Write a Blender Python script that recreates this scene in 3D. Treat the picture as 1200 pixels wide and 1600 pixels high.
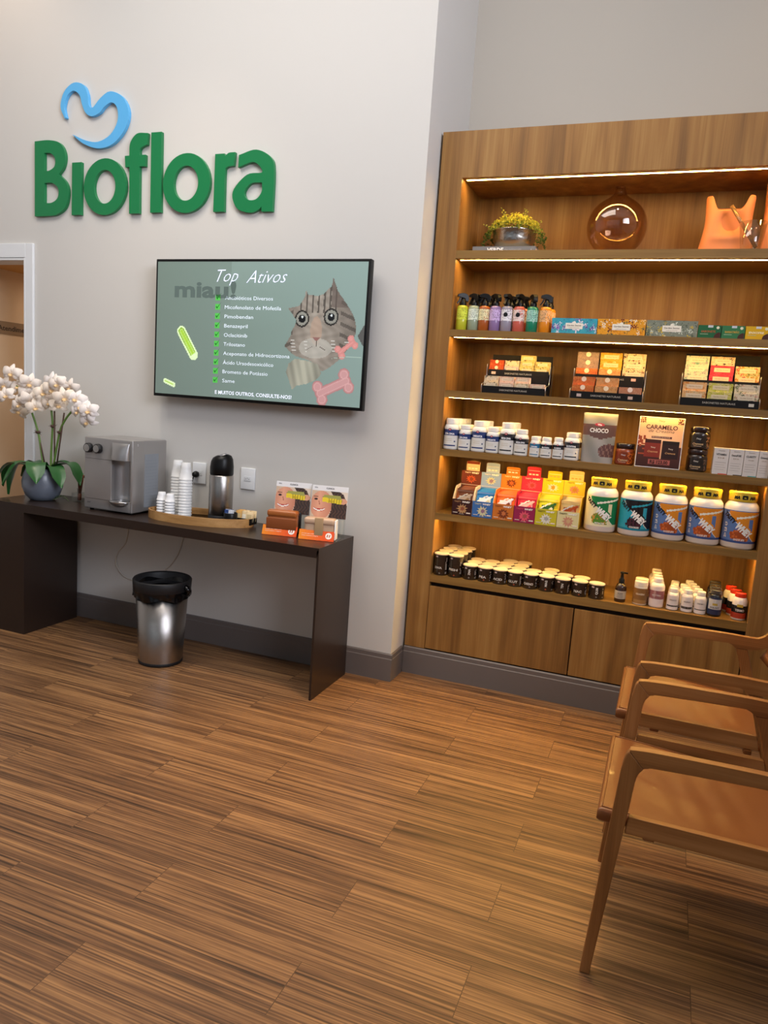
import bpy, bmesh, math, random
from mathutils import Vector, Matrix
PI = math.pi
R = math.radians
random.seed(7)
for o in list(bpy.data.objects): bpy.data.objects.remove(o)
SC = bpy.context.scene
COL = SC.collection

# ------------------------------------------------------------------ camera, world, light
cam_d = bpy.data.cameras.new('camera'); cam = bpy.data.objects.new('camera', cam_d); COL.objects.link(cam)
cam_d.sensor_fit = 'VERTICAL'; cam_d.sensor_height = 32.0; cam_d.lens = 1153.07 / 1600 * 32.0
cam_d.clip_start = 0.05
cr = Vector((0.92992042, 0.36119901, 0.06916131)); cu = Vector((-0.11784956, 0.11453438, 0.98640426)); cf = Vector((-0.34836689, 0.92542809, -0.14907501))
M = Matrix((cr, cu, -cf)).transposed().to_4x4(); M.translation = Vector((1.2415, -3.5485, 1.4736))
cam.matrix_world = M
SC.camera = cam
W = bpy.data.worlds.new('world'); SC.world = W; W.use_nodes = True
W.node_tree.nodes['Background'].inputs[0].default_value = (0.75, 0.85, 1.0, 1)
W.node_tree.nodes['Background'].inputs[1].default_value = 0.3
SC.view_settings.view_transform = 'Standard'; SC.view_settings.look = 'None'
SC.view_settings.gamma = 1.0; SC.view_settings.use_curve_mapping = False
SC.view_settings.exposure = 0.0

def area(name, loc, target, sx, sy, power, col, spread=180):
    l = bpy.data.lights.new(name, 'AREA'); l.shape = 'RECTANGLE'; l.size = sx; l.size_y = sy
    l.energy = power; l.color = col; l.spread = R(spread)
    o = bpy.data.objects.new(name, l); COL.objects.link(o); o.location = loc
    o.rotation_euler = (Vector(target) - Vector(loc)).to_track_quat('-Z', 'Y').to_euler(); return o
def spot(name, loc, target, power, col, angle, blend=0.6, rad=0.05):
    l = bpy.data.lights.new(name, 'SPOT'); l.energy = power; l.color = col; l.spot_size = R(angle); l.spot_blend = blend
    l.shadow_soft_size = rad
    o = bpy.data.objects.new(name, l); COL.objects.link(o); o.location = loc
    o.rotation_euler = (Vector(target) - Vector(loc)).to_track_quat('-Z', 'Y').to_euler(); return o
# daylight through the glazed shopfront behind the camera and the big ceiling panels of the tall shop
area('shopfront_daylight', (-0.6, -6.85, 2.9), (-0.6, 0, 2.6), 6.5, 2.4, 12, (0.90, 0.95, 1.0))
area('side_window_daylight', (4.02, -2.6, 3.35), (-1.0, -0.6, 3.6), 4.0, 1.6, 165, (0.85, 0.885, 1.0), 105)
area('ceiling_panel_light', (-0.9, -1.9, 4.42), (-0.9, -1.9, 0), 3.0, 1.6, 92, (1.0, 0.95, 0.89))
spot('downlight_floor', (0.75, -1.0, 4.4), (0.60, -1.15, 0), 330, (1.0, 0.66, 0.36), 54, 1.0, 0.12)
spot('downlight_cabinet', (0.9, -1.0, 4.4), (0.9, 0.2, 1.3), 40, (1.0, 0.74, 0.46), 60, 1.0, 0.08)
spot('downlight_table', (-1.3, -0.9, 4.4), (-1.3, -0.45, 0.7), 95, (1.0, 0.84, 0.66), 60, 1.0, 0.08)
spot('downlight_header', (2.2, -0.7, 4.3), (1.9, 0.6, 3.0), 20, (1.0, 0.72, 0.45), 60, 1.0, 0.08)
spot('downlight_logo', (-2.75, -0.5, 4.4), (-2.6, 0.0, 3.3), 26, (1.0, 0.76, 0.56), 70, 1.0, 0.06)
area('corridor_light', (-2.8, 1.3, 2.12), (-2.8, 1.3, 0), 0.4, 1.2, 8, (1.0, 0.82, 0.64))

# ------------------------------------------------------------------ materials
def lin(c):
    if isinstance(c, str):
        c = c.lstrip('#'); c = [int(c[i:i+2], 16) / 255 for i in (0, 2, 4)]
    return tuple((x / 12.92 if x <= 0.04045 else ((x + 0.055) / 1.055) ** 2.4) for x in c[:3])
MATS = {}
def new_mat(name):
    m = bpy.data.materials.new(name); m.use_nodes = True; MATS[name] = m
    return m, m.node_tree, m.node_tree.nodes['Principled BSDF']
def plain(name, col, rough=0.5, metal=0.0, trans=0.0, alpha=1.0, coat=0.0, ior=1.45, bump=None, spec=None):
    m, nt, b = new_mat(name)
    b.inputs['Base Color'].default_value = (*lin(col), 1); b.inputs['Roughness'].default_value = rough
    b.inputs['Metallic'].default_value = metal; b.inputs['Transmission Weight'].default_value = trans
    b.inputs['Alpha'].default_value = alpha; b.inputs['Coat Weight'].default_value = coat; b.inputs['IOR'].default_value = ior
    if spec is not None: b.inputs['Specular IOR Level'].default_value = spec
    if bump:
        tc = nt.nodes.new('ShaderNodeTexCoord'); mp = nt.nodes.new('ShaderNodeMapping'); n = nt.nodes.new('ShaderNodeTexNoise'); bp = nt.nodes.new('ShaderNodeBump')
        mp.inputs['Scale'].default_value = bump[1]; n.inputs['Scale'].default_value = bump[0]; n.inputs['Detail'].default_value = 4
        bp.inputs['Strength'].default_value = bump[2]; bp.inputs['Distance'].default_value = 0.002
        nt.links.new(tc.outputs['Object'], mp.inputs[0]); nt.links.new(mp.outputs[0], n.inputs['Vector'])
        nt.links.new(n.outputs['Fac'], bp.inputs['Height']); nt.links.new(bp.outputs[0], b.inputs['Normal'])
    return m
def attr_mat(name, rough=0.5, metal=0.0, coat=0.0, emit=0.0, trans=0.0):
    m, nt, b = new_mat(name)
    a = nt.nodes.new('ShaderNodeAttribute'); a.attribute_name = 'Col'
    nt.links.new(a.outputs['Color'], b.inputs['Base Color'])
    b.inputs['Roughness'].default_value = rough; b.inputs['Metallic'].default_value = metal; b.inputs['Coat Weight'].default_value = coat
    b.inputs['Transmission Weight'].default_value = trans
    if emit:
        nt.links.new(a.outputs['Color'], b.inputs['Emission Color']); b.inputs['Emission Strength'].default_value = emit
    return m
def wood(name, c_dark, c_mid, c_light, axis='z', scale=1.0, rough=0.5, fine=1.0):
    m, nt, b = new_mat(name); N = nt.nodes.new; L = nt.links.new
    tc = N('ShaderNodeTexCoord')
    def mapping(long_s, cross_s):
        mp = N('ShaderNodeMapping'); s = [cross_s] * 3; s['xyz'.index(axis)] = long_s
        mp.inputs['Scale'].default_value = s; L(tc.outputs['Object'], mp.inputs[0]); return mp
    m1 = mapping(0.5 * scale, 14 * scale); n1 = N('ShaderNodeTexNoise'); n1.inputs['Scale'].default_value = 1; n1.inputs['Detail'].default_value = 5; n1.inputs['Distortion'].default_value = 0.35
    L(m1.outputs[0], n1.inputs['Vector'])
    m2 = mapping(4 * scale, 160 * scale * fine); n2 = N('ShaderNodeTexNoise'); n2.inputs['Scale'].default_value = 1; n2.inputs['Detail'].default_value = 3
    L(m2.outputs[0], n2.inputs['Vector'])
    m3 = mapping(0.55 * scale, 4.5 * scale); n3 = N('ShaderNodeTexNoise'); n3.inputs['Scale'].default_value = 1; n3.inputs['Detail'].default_value = 1
    L(m3.outputs[0], n3.inputs['Vector'])
    # cathedral figure: rings of the low-frequency field
    mu = N('ShaderNodeMath'); mu.operation = 'MULTIPLY'; mu.inputs[1].default_value = 9; L(n3.outputs['Fac'], mu.inputs[0])
    sn = N('ShaderNodeMath'); sn.operation = 'SINE'; mu2 = N('ShaderNodeMath'); mu2.operation = 'MULTIPLY'; mu2.inputs[1].default_value = 6.28; L(mu.outputs[0], mu2.inputs[0]); L(mu2.outputs[0], sn.inputs[0])
    a1 = N('ShaderNodeMath'); a1.operation = 'MULTIPLY_ADD'; a1.inputs[1].default_value = 0.035; L(sn.outputs[0], a1.inputs[0]); L(n1.outputs['Fac'], a1.inputs[2])
    a2 = N('ShaderNodeMath'); a2.operation = 'MULTIPLY_ADD'; a2.inputs[1].default_value = 0.28; L(n2.outputs['Fac'], a2.inputs[0]); L(a1.outputs[0], a2.inputs[2])
    r = N('ShaderNodeValToRGB'); e = r.color_ramp.elements
    e[0].position = 0.40; e[0].color = (*lin(c_dark), 1); e[1].position = 0.90; e[1].color = (*lin(c_light), 1)
    x = e.new(0.64); x.color = (*lin(c_mid), 1)
    L(a2.outputs[0], r.inputs[0]); L(r.outputs[0], b.inputs['Base Color']); b.inputs['Roughness'].default_value = rough
    bp = N('ShaderNodeBump'); bp.inputs['Strength'].default_value = 0.12; bp.inputs['Distance'].default_value = 0.001
    L(n2.outputs['Fac'], bp.inputs['Height']); L(bp.outputs[0], b.inputs['Normal'])
    return m
def floor_mat():
    m, nt, b = new_mat('vinyl_plank_floor'); N = nt.nodes.new; L = nt.links.new
    tc = N('ShaderNodeTexCoord'); mp = N('ShaderNodeMapping'); mp.inputs['Location'].default_value = (0.045 + 9.6, 2.338 + 0.187 * 41, 0); L(tc.outputs['Object'], mp.inputs[0])
    br = N('ShaderNodeTexBrick'); L(mp.outputs[0], br.inputs['Vector'])
    br.offset = 0.43; br.offset_frequency = 2; br.squash = 1.0
    br.inputs['Scale'].default_value = 1; br.inputs['Mortar Size'].default_value = 0.0012; br.inputs['Mortar Smooth'].default_value = 0.3
    br.inputs['Brick Width'].default_value = 0.96; br.inputs['Row Height'].default_value = 0.187; br.inputs['Bias'].default_value = 0
    br.inputs['Color1'].default_value = (0, 0, 0, 1); br.inputs['Color2'].default_value = (1, 1, 1, 1); br.inputs['Mortar'].default_value = (0.5, 0.5, 0.5, 1)
    # per plank shift of the grain
    sh = N('ShaderNodeVectorMath'); sh.operation = 'MULTIPLY_ADD'; sh.inputs[1].default_value = (3.7, 5.1, 2.3); L(br.outputs['Color'], sh.inputs[0]); L(tc.outputs['Object'], sh.inputs[2])
    def noise(sx, sy, detail, dist=0.0):
        q = N('ShaderNodeMapping'); q.inputs['Scale'].default_value = (sx, sy, 1); L(sh.outputs[0], q.inputs[0])
        n = N('ShaderNodeTexNoise'); n.inputs['Scale'].default_value = 1; n.inputs['Detail'].default_value = detail; n.inputs['Distortion'].default_value = dist
        L(q.outputs[0], n.inputs['Vector']); return n
    big = noise(0.9, 16, 4, 0.15); fine = noise(1.6, 190, 3); mid = noise(1.5, 75, 3, 0.1); blot = noise(9, 50, 3, 0.8)
    def madd(a, k, c):
        q = N('ShaderNodeMath'); q.operation = 'MULTIPLY_ADD'; q.inputs[1].default_value = k; L(a, q.inputs[0])
        if isinstance(c, float): q.inputs[2].default_value = c
        else: L(c, q.inputs[2])
        return q.outputs[0]
    v = madd(big.outputs['Fac'], 0.55, -0.80); v = madd(mid.outputs['Fac'], 0.70, v); v = madd(fine.outputs['Fac'], 1.15, v); v = madd(blot.outputs['Fac'], 0.2, v)
    v = madd(br.outputs['Color'], 0.06, v)
    r = N('ShaderNodeValToRGB'); e = r.color_ramp.elements
    e[0].position = 0.22; e[0].color = (*lin('#38281a'), 1); e[1].position = 0.78; e[1].color = (*lin('#a37a50'), 1)
    x = e.new(0.5); x.color = (*lin('#725136'), 1)
    L(v, r.inputs[0])
    mx = N('ShaderNodeMix'); mx.data_type = 'RGBA'; mx.inputs[7].default_value = (*lin('#3a2616'), 1)
    fm = N('ShaderNodeMath'); fm.operation = 'MULTIPLY'; fm.inputs[1].default_value = 0.75; L(br.outputs['Fac'], fm.inputs[0])
    L(fm.outputs[0], mx.inputs[0]); L(r.outputs[0], mx.inputs[6]); L(mx.outputs[2], b.inputs['Base Color'])
    b.inputs['Roughness'].default_value = 0.42; b.inputs['Specular IOR Level'].default_value = 0.4
    bp = N('ShaderNodeBump'); bp.inputs['Strength'].default_value = 0.35; bp.inputs['Distance'].default_value = 0.0015
    L(fine.outputs['Fac'], bp.inputs['Height']); L(bp.outputs[0], b.inputs['Normal'])
    return m
def emit_mat(name, col, strength):
    m, nt, b = new_mat(name)
    b.inputs['Base Color'].default_value = (0.8, 0.8, 0.8, 1); b.inputs['Emission Color'].default_value = (*col, 1); b.inputs['Emission Strength'].default_value = strength
    return m
WALL = plain('painted_wall', '#cfccc7', 0.85, bump=(220, (1, 1, 1), 0.08))
WALLW = plain('recess_wall_shaded', '#c0b9ae', 0.85, bump=(220, (1, 1, 1), 0.08))  # darker, warmer copy of the wall paint; recess shade put into the colour
CORR = plain('beige_corridor_wall', '#cdb394', 0.8)
CORRC = plain('corridor_ceiling_paint', '#c99858', 0.8)
BASEB = plain('grey_baseboard', '#6b6360', 0.45)
WHITE = plain('white_gloss_trim', '#e4e6e8', 0.35)
CEIL = plain('ceiling_white', '#dcd9d2', 0.9)
FLOOR = floor_mat()
WOODV = wood('oak_laminate_vertical', '#714c20', '#906530', '#a98147', 'z', 1.0, 0.48)
WOODH = wood('oak_laminate_horizontal', '#694b1e', '#83602b', '#99753c', 'x', 1.2, 0.48)
TABLEM = plain('dark_lacquer', '#2d221d', 0.28, spec=0.45, bump=(40, (1, 1, 1), 0.03))
LED = emit_mat('led_strip_light', (1.0, 0.60, 0.14), 80)
ALU = plain('aluminium', '#b8b8ba', 0.3, 1.0)
P = attr_mat('printed_card', 0.6); P.node_tree.nodes['Principled BSDF'].inputs['Specular IOR Level'].default_value = 0.25
PG = attr_mat('printed_gloss', 0.22, 0, 0.3)
PM = attr_mat('metallic_foil', 0.28, 0.75)
SCREEN = attr_mat('tv_picture', 0.2, 0, 0, 0.55)
BLACK = plain('black_plastic', '#0b0b0c', 0.38, spec=0.3)
BLACKS = plain('satin_black', '#17171a', 0.5)
STEEL = plain('brushed_steel', '#a9a4a0', 0.27, 1.0, bump=(60, (1, 1, 40), 0.15))
DISP = plain('silver_paint', '#a3a09f', 0.3, 0.55)
DISPL = plain('polished_silver', '#b9b8b8', 0.16, 0.9)
def glassy(name, tint, base=0.06, edge=0.75):
    m, nt, b = new_mat(name); N = nt.nodes.new; L = nt.links.new
    tr = N('ShaderNodeBsdfTransparent'); tr.inputs[0].default_value = (*tint, 1); g = N('ShaderNodeBsdfGlossy'); g.inputs['Roughness'].default_value = 0.03
    lw = N('ShaderNodeLayerWeight'); lw.inputs['Blend'].default_value = 0.22; mr = N('ShaderNodeMapRange'); mr.inputs['To Min'].default_value = base; mr.inputs['To Max'].default_value = edge; L(lw.outputs['Facing'], mr.inputs['Value'])
    mx = N('ShaderNodeMixShader'); L(mr.outputs[0], mx.inputs[0]); L(tr.outputs[0], mx.inputs[1]); L(g.outputs[0], mx.inputs[2]); L(mx.outputs[0], nt.nodes['Material Output'].inputs['Surface']); return m
GLASS = glassy('clear_glass', (0.95, 0.97, 0.96))
AMBER = glassy('amber_glass', (0.92, 0.82, 0.73), 0.05, 0.38)
WIRE = plain('clear_tube', '#cfc8bc', 0.3)
LEATHER = plain('tan_leather', '#7e4d28', 0.33, coat=0.08, bump=(260, (1, 1, 1), 0.12))
CHWOOD = wood('chair_wood', '#70461f', '#8e5d2f', '#a97645', 'x', 1.4, 0.4)
LETTER = plain('green_letter_face', '#1c7a48', 0.3)
EMBLEM = plain('blue_letter_face', '#5fb2e8', 0.3)
POT = plain('glazed_grey_pot', '#707784', 0.3, bump=(90, (1, 1, 1), 0.15))
LEAF = plain('glossy_leaf', '#2a5a2c', 0.3)
STEM = plain('green_stem', '#5b7a35', 0.5)
STICK = plain('brown_support_stick', '#4a3327', 0.7)
PETAL = attr_mat('orchid_petal', 0.55)
CUPW = plain('white_cup_plastic', '#eeeef0', 0.35)
CUPC = plain('translucent_cup_plastic', '#f2f3f4', 0.25, alpha=0.72)
CERAM = plain('orange_ceramic', '#d8824a', 0.6)
HAMMER = plain('hammered_metal', '#b9b4ae', 0.25, 1.0, bump=(70, (1, 1, 1), 0.9))
TRAYW = wood('tray_wood', '#8c6238', '#b3854f', '#c79a64', 'x', 2.0, 0.45)

# ------------------------------------------------------------------ mesh helpers
def smooth_poly(pts, n=6):
    """closed outline through pts; a point (x, y, 1) is a sharp corner, others are rounded through (Catmull-Rom)"""
    P_ = [(p[0], p[1]) for p in pts]; C_ = [len(p) > 2 for p in pts]; N_ = len(P_); out = []
    for i in range(N_):
        p1 = P_[i]; p2 = P_[(i + 1) % N_]
        if C_[i] and C_[(i + 1) % N_]: out.append(p1); continue
        p0 = P_[i - 1] if not C_[i] else (2 * p1[0] - p2[0], 2 * p1[1] - p2[1])
        p3 = P_[(i + 2) % N_] if not C_[(i + 1) % N_] else (2 * p2[0] - p1[0], 2 * p2[1] - p1[1])
        for k in range(n):
            t = k / n
            out.append(tuple(0.5 * (2 * p1[j] + (p2[j] - p0[j]) * t + (2 * p0[j] - 5 * p1[j] + 4 * p2[j] - p3[j]) * t * t + (3 * p1[j] - p0[j] - 3 * p2[j] + p3[j]) * t ** 3) for j in (0, 1)))
    return out
def outline_mesh(loops, depth=0.0, bevel=0.0):
    cu_ = bpy.data.curves.new('t', 'CURVE'); cu_.dimensions = '2D'; cu_.fill_mode = 'BOTH' if depth else 'FRONT'; cu_.extrude = depth; cu_.bevel_depth = bevel; cu_.bevel_resolution = 1
    for lp in loops:
        s = cu_.splines.new('POLY'); s.points.add(len(lp) - 1); s.use_cyclic_u = True
        for q, p in zip(s.points, lp): q.co = (p[0], p[1], 0, 1)
    return curve_out(cu_)
def curve_out(cu_):
    o = bpy.data.objects.new('t', cu_); COL.objects.link(o)
    dg = bpy.context.evaluated_depsgraph_get(); me = bpy.data.meshes.new_from_object(o.evaluated_get(dg))
    vs = [tuple(v.co) for v in me.vertices]; fs = [tuple(p.vertices) for p in me.polygons]
    bpy.data.objects.remove(o); bpy.data.curves.remove(cu_); bpy.data.meshes.remove(me)
    return vs, fs
TXT = {}
def text_mesh(s, bold=0.0, res=2, shear=0.0, step=None):
    key = (s, bold, res, shear, step)
    if key in TXT: return TXT[key]
    c = bpy.data.curves.new('t', 'FONT'); c.body = s; c.size = 1; c.offset = bold; c.resolution_u = res; c.shear = shear; c.fill_mode = 'FRONT'
    vs, fs = curve_out(c)
    if not vs: TXT[key] = ([], [], 1); return TXT[key]
    if step:
        bm = bmesh.new(); bv = [bm.verts.new(v) for v in vs]
        for f in fs:
            try: bm.faces.new([bv[i] for i in f])
            except ValueError: pass
        x = min(v[0] for v in vs) + step; hi = max(v[0] for v in vs)
        while x < hi:
            bmesh.ops.bisect_plane(bm, geom=bm.verts[:] + bm.edges[:] + bm.faces[:], plane_co=(x, 0, 0), plane_no=(1, 0, 0)); x += step
        bm.verts.index_update(); vs = [tuple(v.co) for v in bm.verts]; fs = [tuple(v.index for v in f.verts) for f in bm.faces]; bm.free()
    x0 = min(v[0] for v in vs); x1 = max(v[0] for v in vs)
    vs = [(v[0] - (x0 + x1) / 2, v[1]) for v in vs]
    TXT[key] = (vs, fs, x1 - x0); return TXT[key]
WHT = (1, 1, 1)
class MB:
    def __init__(s): s.v = []; s.f = []; s.c = []; s.m = []; s.sm = []
    def add(s, vs, fs, col=WHT, mat=0, smooth=False):
        b = len(s.v); s.v += [tuple(v) for v in vs]
        c = lin(col) if isinstance(col, str) else col
        for i, f in enumerate(fs):
            s.f.append(tuple(b + k for k in f)); s.c.append(c if not isinstance(col, list) else col[i]); s.m.append(mat); s.sm.append(smooth)
        return b
    def box(s, x0, x1, y0, y1, z0, z1, col=WHT, mat=0, tf=None):
        vs = [Vector((x, y, z)) for x in (x0, x1) for y in (y0, y1) for z in (z0, z1)]
        if tf: vs = [tf @ v for v in vs]
        s.add(vs, [(0, 1, 3, 2), (4, 6, 7, 5), (0, 4, 5, 1), (2, 3, 7, 6), (0, 2, 6, 4), (1, 5, 7, 3)], col, mat); return s
    def rbox(s, x0, x1, y0, y1, z0, z1, r=0.005, col=WHT, mat=0, seg=3, tf=None):
        bm = bmesh.new(); bmesh.ops.create_cube(bm, size=1)
        for v in bm.verts: v.co = Vector(((x0 + x1) / 2 + v.co.x * (x1 - x0), (y0 + y1) / 2 + v.co.y * (y1 - y0), (z0 + z1) / 2 + v.co.z * (z1 - z0)))
        bmesh.ops.bevel(bm, geom=bm.edges[:], offset=r, segments=seg, affect='EDGES', profile=0.5)
        bm.verts.index_update(); vs = [(tf @ v.co) if tf else v.co.copy() for v in bm.verts]
        s.add(vs, [tuple(v.index for v in f.verts) for f in bm.faces], col, mat, True); bm.free(); return s
    def lathe(s, prof, cx=0, cy=0, n=24, col=WHT, mat=0, smooth=True, tf=None, sx=1.0, sy=1.0, a0=0, a1=2 * PI):
        """prof: list of (r, z[, colour])"""
        full = abs(a1 - a0 - 2 * PI) < 1e-6; cnt = n if full else n + 1
        vs = []
        for p in prof:
            for i in range(cnt):
                a = a0 + (a1 - a0) * i / n
                v = Vector((cx + sx * p[0] * math.cos(a), cy + sy * p[0] * math.sin(a), p[1])); vs.append(tf @ v if tf else v)
        fs = []; cs = []
        c0 = lin(col) if isinstance(col, str) else col
        for k in range(len(prof) - 1):
            cc = prof[k][2] if len(prof[k]) > 2 else None; cc = (lin(cc) if isinstance(cc, str) else cc) or c0
            for i in range(n):
                j = (i + 1) % cnt
                fs.append((k * cnt + i, k * cnt + j, (k + 1) * cnt + j, (k + 1) * cnt + i)); cs.append(cc)
        s.add(vs, fs, cs, mat, smooth); return s
    def tube(s, pts, r, n=8, col=WHT, mat=0, cap=True):
        pts = [Vector(p) for p in pts]; rs = r if isinstance(r, (list, tuple)) else [r] * len(pts); vs = []; up = Vector((0.13, 0.21, 0.97))
        for i, p in enumerate(pts):
            d = (pts[min(i + 1, len(pts) - 1)] - pts[max(i - 1, 0)]).normalized()
            if abs(d.dot(up)) > 0.95: up = Vector((0.97, 0.1, 0.13))
            a = d.cross(up).normalized(); b = d.cross(a); up = -b if False else up
            for k in range(n): vs.append(p + rs[i] * (a * math.cos(2 * PI * k / n) + b * math.sin(2 * PI * k / n)))
        fs = [(i * n + k, i * n + (k + 1) % n, (i + 1) * n + (k + 1) % n, (i + 1) * n + k) for i in range(len(pts) - 1) for k in range(n)]
        if cap: fs += [tuple(range(n))[::-1], tuple((len(pts) - 1) * n + k for k in range(n))]
        s.add(vs, fs, col, mat, True); return s
    def grid(s, Pf, nu, nv, colf, mat=0, smooth=False):
        vs = [Pf(i / nu, j / nv) for j in range(nv + 1) for i in range(nu + 1)]
        fs = []; cs = []
        for j in range(nv):
            for i in range(nu):
                c = colf((i + 0.5) / nu, (j + 0.5) / nv)
                if c is None: continue
                fs.append((j * (nu + 1) + i, j * (nu + 1) + i + 1, (j + 1) * (nu + 1) + i + 1, (j + 1) * (nu + 1) + i)); cs.append(lin(c) if isinstance(c, str) else c)
        s.add(vs, fs, cs, mat, smooth); return s
    def text(s, t, Pf, size, col, bold=0.0, mat=0, width=None, rot=0.0, shear=0.0, step=None, res=2, align='c'):
        """Pf(u, v) -> 3D, metres; size = cap height scale; width squeezes the line to that width"""
        vs, fs, w = text_mesh(t, bold, res, shear, step); k = size / 0.72; kx = k if width is None else width / w
        ca, sa = math.cos(rot), math.sin(rot); off = {'c': 0, 'l': w * kx / 2, 'r': -w * kx / 2}[align]
        out = []
        for x, y in [(q[0], q[1]) for q in vs]:
            X = x * kx + off; Y = (y - 0.36) * k; out.append(Pf(X * ca - Y * sa, X * sa + Y * ca))
        s.add(out, fs, col, mat); return s
    def prism(s, loops, depth, Pf, col=WHT, mat=0, bevel=0.0, smooth=False):
        """Pf(x, y, h): outline coordinate -> 3D; h in -depth..depth"""
        vs, fs = outline_mesh(loops, depth, bevel); s.add([Pf(*v) for v in vs], fs, col, mat, smooth); return s
    def move(s, tf):
        s.v = [tuple(tf @ Vector(v)) for v in s.v]; return s
    def build(s, name, mats, parent=None, loc=None, bevel=0.0, label=None, seg=2, fixn=False):
        me = bpy.data.meshes.new(name); me.from_pydata(s.v, [], s.f); me.update()
        for m in (mats if isinstance(mats, (list, tuple)) else [mats]): me.materials.append(m)
        me.polygons.foreach_set('material_index', s.m); me.polygons.foreach_set('use_smooth', s.sm)
        a = me.color_attributes.new('Col', 'FLOAT_COLOR', 'CORNER'); buf = []
        for f, c in zip(s.f, s.c): buf += [c[0], c[1], c[2], 1.0] * len(f)
        a.data.foreach_set('color', buf)
        if fixn:
            bm = bmesh.new(); bm.from_mesh(me); bmesh.ops.remove_doubles(bm, verts=bm.verts, dist=1e-5); bmesh.ops.recalc_face_normals(bm, faces=bm.faces); bm.to_mesh(me); bm.free()
        o = bpy.data.objects.new(name, me); COL.objects.link(o)
        if parent: o.parent = parent
        if loc: o.location = loc
        if bevel:
            md = o.modifiers.new('bevel', 'BEVEL'); md.width = bevel; md.segments = seg; md.limit_method = 'ANGLE'; md.angle_limit = R(35); md.harden_normals = False
        if label: o['label'] = label
        return o
def thing(name, label, cat, loc=(0, 0, 0), rz=0.0, group=None):
    o = bpy.data.objects.new(name, None); COL.objects.link(o); o.location = loc; o.rotation_euler = (0, 0, rz); o.empty_display_size = 0.05
    return tag(o, label, cat, group)
def tag(o, label, cat, group=None):
    o['label'] = label; o['category'] = cat
    if group: o['group'] = group
    return o
def struct(o): o['kind'] = 'structure'; return o
def dup(root, loc, label, group=None, rz=None):
    r = root.copy(); COL.objects.link(r); r.location = loc
    if rz is not None: r.rotation_euler = (0, 0, rz)
    r['label'] = label
    if group: r['group'] = group
    for ch in root.children:
        c = ch.copy(); COL.objects.link(c); c.parent = r
        for g in ch.children:
            d = g.copy(); COL.objects.link(d); d.parent = c
    return r
def TR(x, y, z): return Matrix.Translation((x, y, z))
def ROT(a, ax): return Matrix.Rotation(a, 4, ax)

# ------------------------------------------------------------------ the setting
m = MB().box(-5.2, 4.2, -7.2, 3.2, -0.1, 0.0); struct(m.build('floor', FLOOR))
m = MB(); m.box(-2.52, 0, 0, 0.80, 0, 4.5); m.box(-3.45, -2.52, 0, 0.12, 2.175, 4.5); m.box(-5.2, -3.45, 0, 0.12, 0, 4.5)
struct(m.build('wall_back', WALL))
struct(MB().box(0, 4.2, 0.66, 0.80, 0, 4.5).build('wall_recess', WALLW))
struct(MB().box(4.1, 4.2, -7.2, 0.66, 0, 4.5).build('wall_right', WALL))
struct(MB().box(-5.2, -5.1, -7.2, 0, 0, 4.5).build('wall_left', WALL))
m = MB(); m.box(-5.1, -4.2, -7.2, -7.1, 0, 4.5); m.box(3.0, 4.1, -7.2, -7.1, 0, 4.5); m.box(-4.2, 3.0, -7.2, -7.1, 4.25, 4.5)
struct(m.build('wall_front', WALL))
m = MB()
for x in (-4.2, -1.8, 0.6, 2.95): m.box(x, x + 0.05, -7.19, -7.13, 0, 4.25)
m.box(-4.2, 3.0, -7.19, -7.13, 2.4, 2.46); m.box(-4.2, 3.0, -7.19, -7.13, 0, 0.06)
m.box(-4.2, 3.0, -7.165, -7.16, 0, 4.25, mat=1)
struct(m.build('window_1', [ALU, GLASS]))
struct(MB().box(-5.2, 4.2, -7.2, 0.8, 4.5, 4.6).build('ceiling', CEIL))
# corridor behind the doorway
struct(MB().box(-3.2, -3.1, 0.12, 3.1, 0, 2.6).build('wall_corridor', CORR))
struct(MB().box(-3.1, -2.52, 3.0, 3.1, 0, 2.6).build('wall_corridor_end', CORR))
struct(MB().box(-2.52, -2.42, 0.80, 3.1, 0, 2.6).build('wall_corridor_right', CORR))
struct(MB().box(-3.2, -2.42, 0.121, 3.1, 2.172, 2.25).build('ceiling_corridor', CORRC))
band_ = thing('wall_sign', 'brown sign band on the corridor wall with dark Atendimento lettering', 'sign', (-3.1, 0.9, 1.786))
MB().box(0.0005, 0.004, -0.75, 0.75, -0.043, 0.043, '#6f553a').build('band', plain('brown_sign_band', '#7a6248', 0.4), band_)
MB().text('Salas Atendimento', lambda u, v: (0.0048, -0.52 + u, v), 0.034, '#3a2c20', 0.02, width=0.42).build('lettering', P, band_)
m = MB()
for y in (-4.6, -2.6, -0.6): m.box(4.06, 4.095, y - 0.03, y + 0.03, 2.4, 4.3)
m.box(4.06, 4.095, -4.6, -0.6, 2.4, 2.46); m.box(4.06, 4.095, -4.6, -0.6, 4.24, 4.3); m.box(4.075, 4.08, -4.6, -0.6, 2.46, 4.24, mat=1)
struct(m.build('added_window_frame', [ALU, GLASS]))  # unseen frame and glass, added on the solid wall for the side daylight
def casing():
    m = MB(); y0, y1 = -0.018, -0.0005
    m.box(-2.52, -2.462, y0, y1, 0, 2.262); m.box(-3.51, -3.452, y0, y1, 0, 2.262); m.box(-3.452, -2.52, y0, y1, 2.178, 2.262)
    m.box(-2.535, -2.5205, y0, 0.13, 0, 2.1775); m.box(-3.4495, -3.435, y0, 0.13, 0, 2.1775); m.box(-3.435, -2.535, y0, 0.13, 2.162, 2.1745)
    return struct(m.build('trim_1', WHITE, bevel=0.003))
casing()
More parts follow.
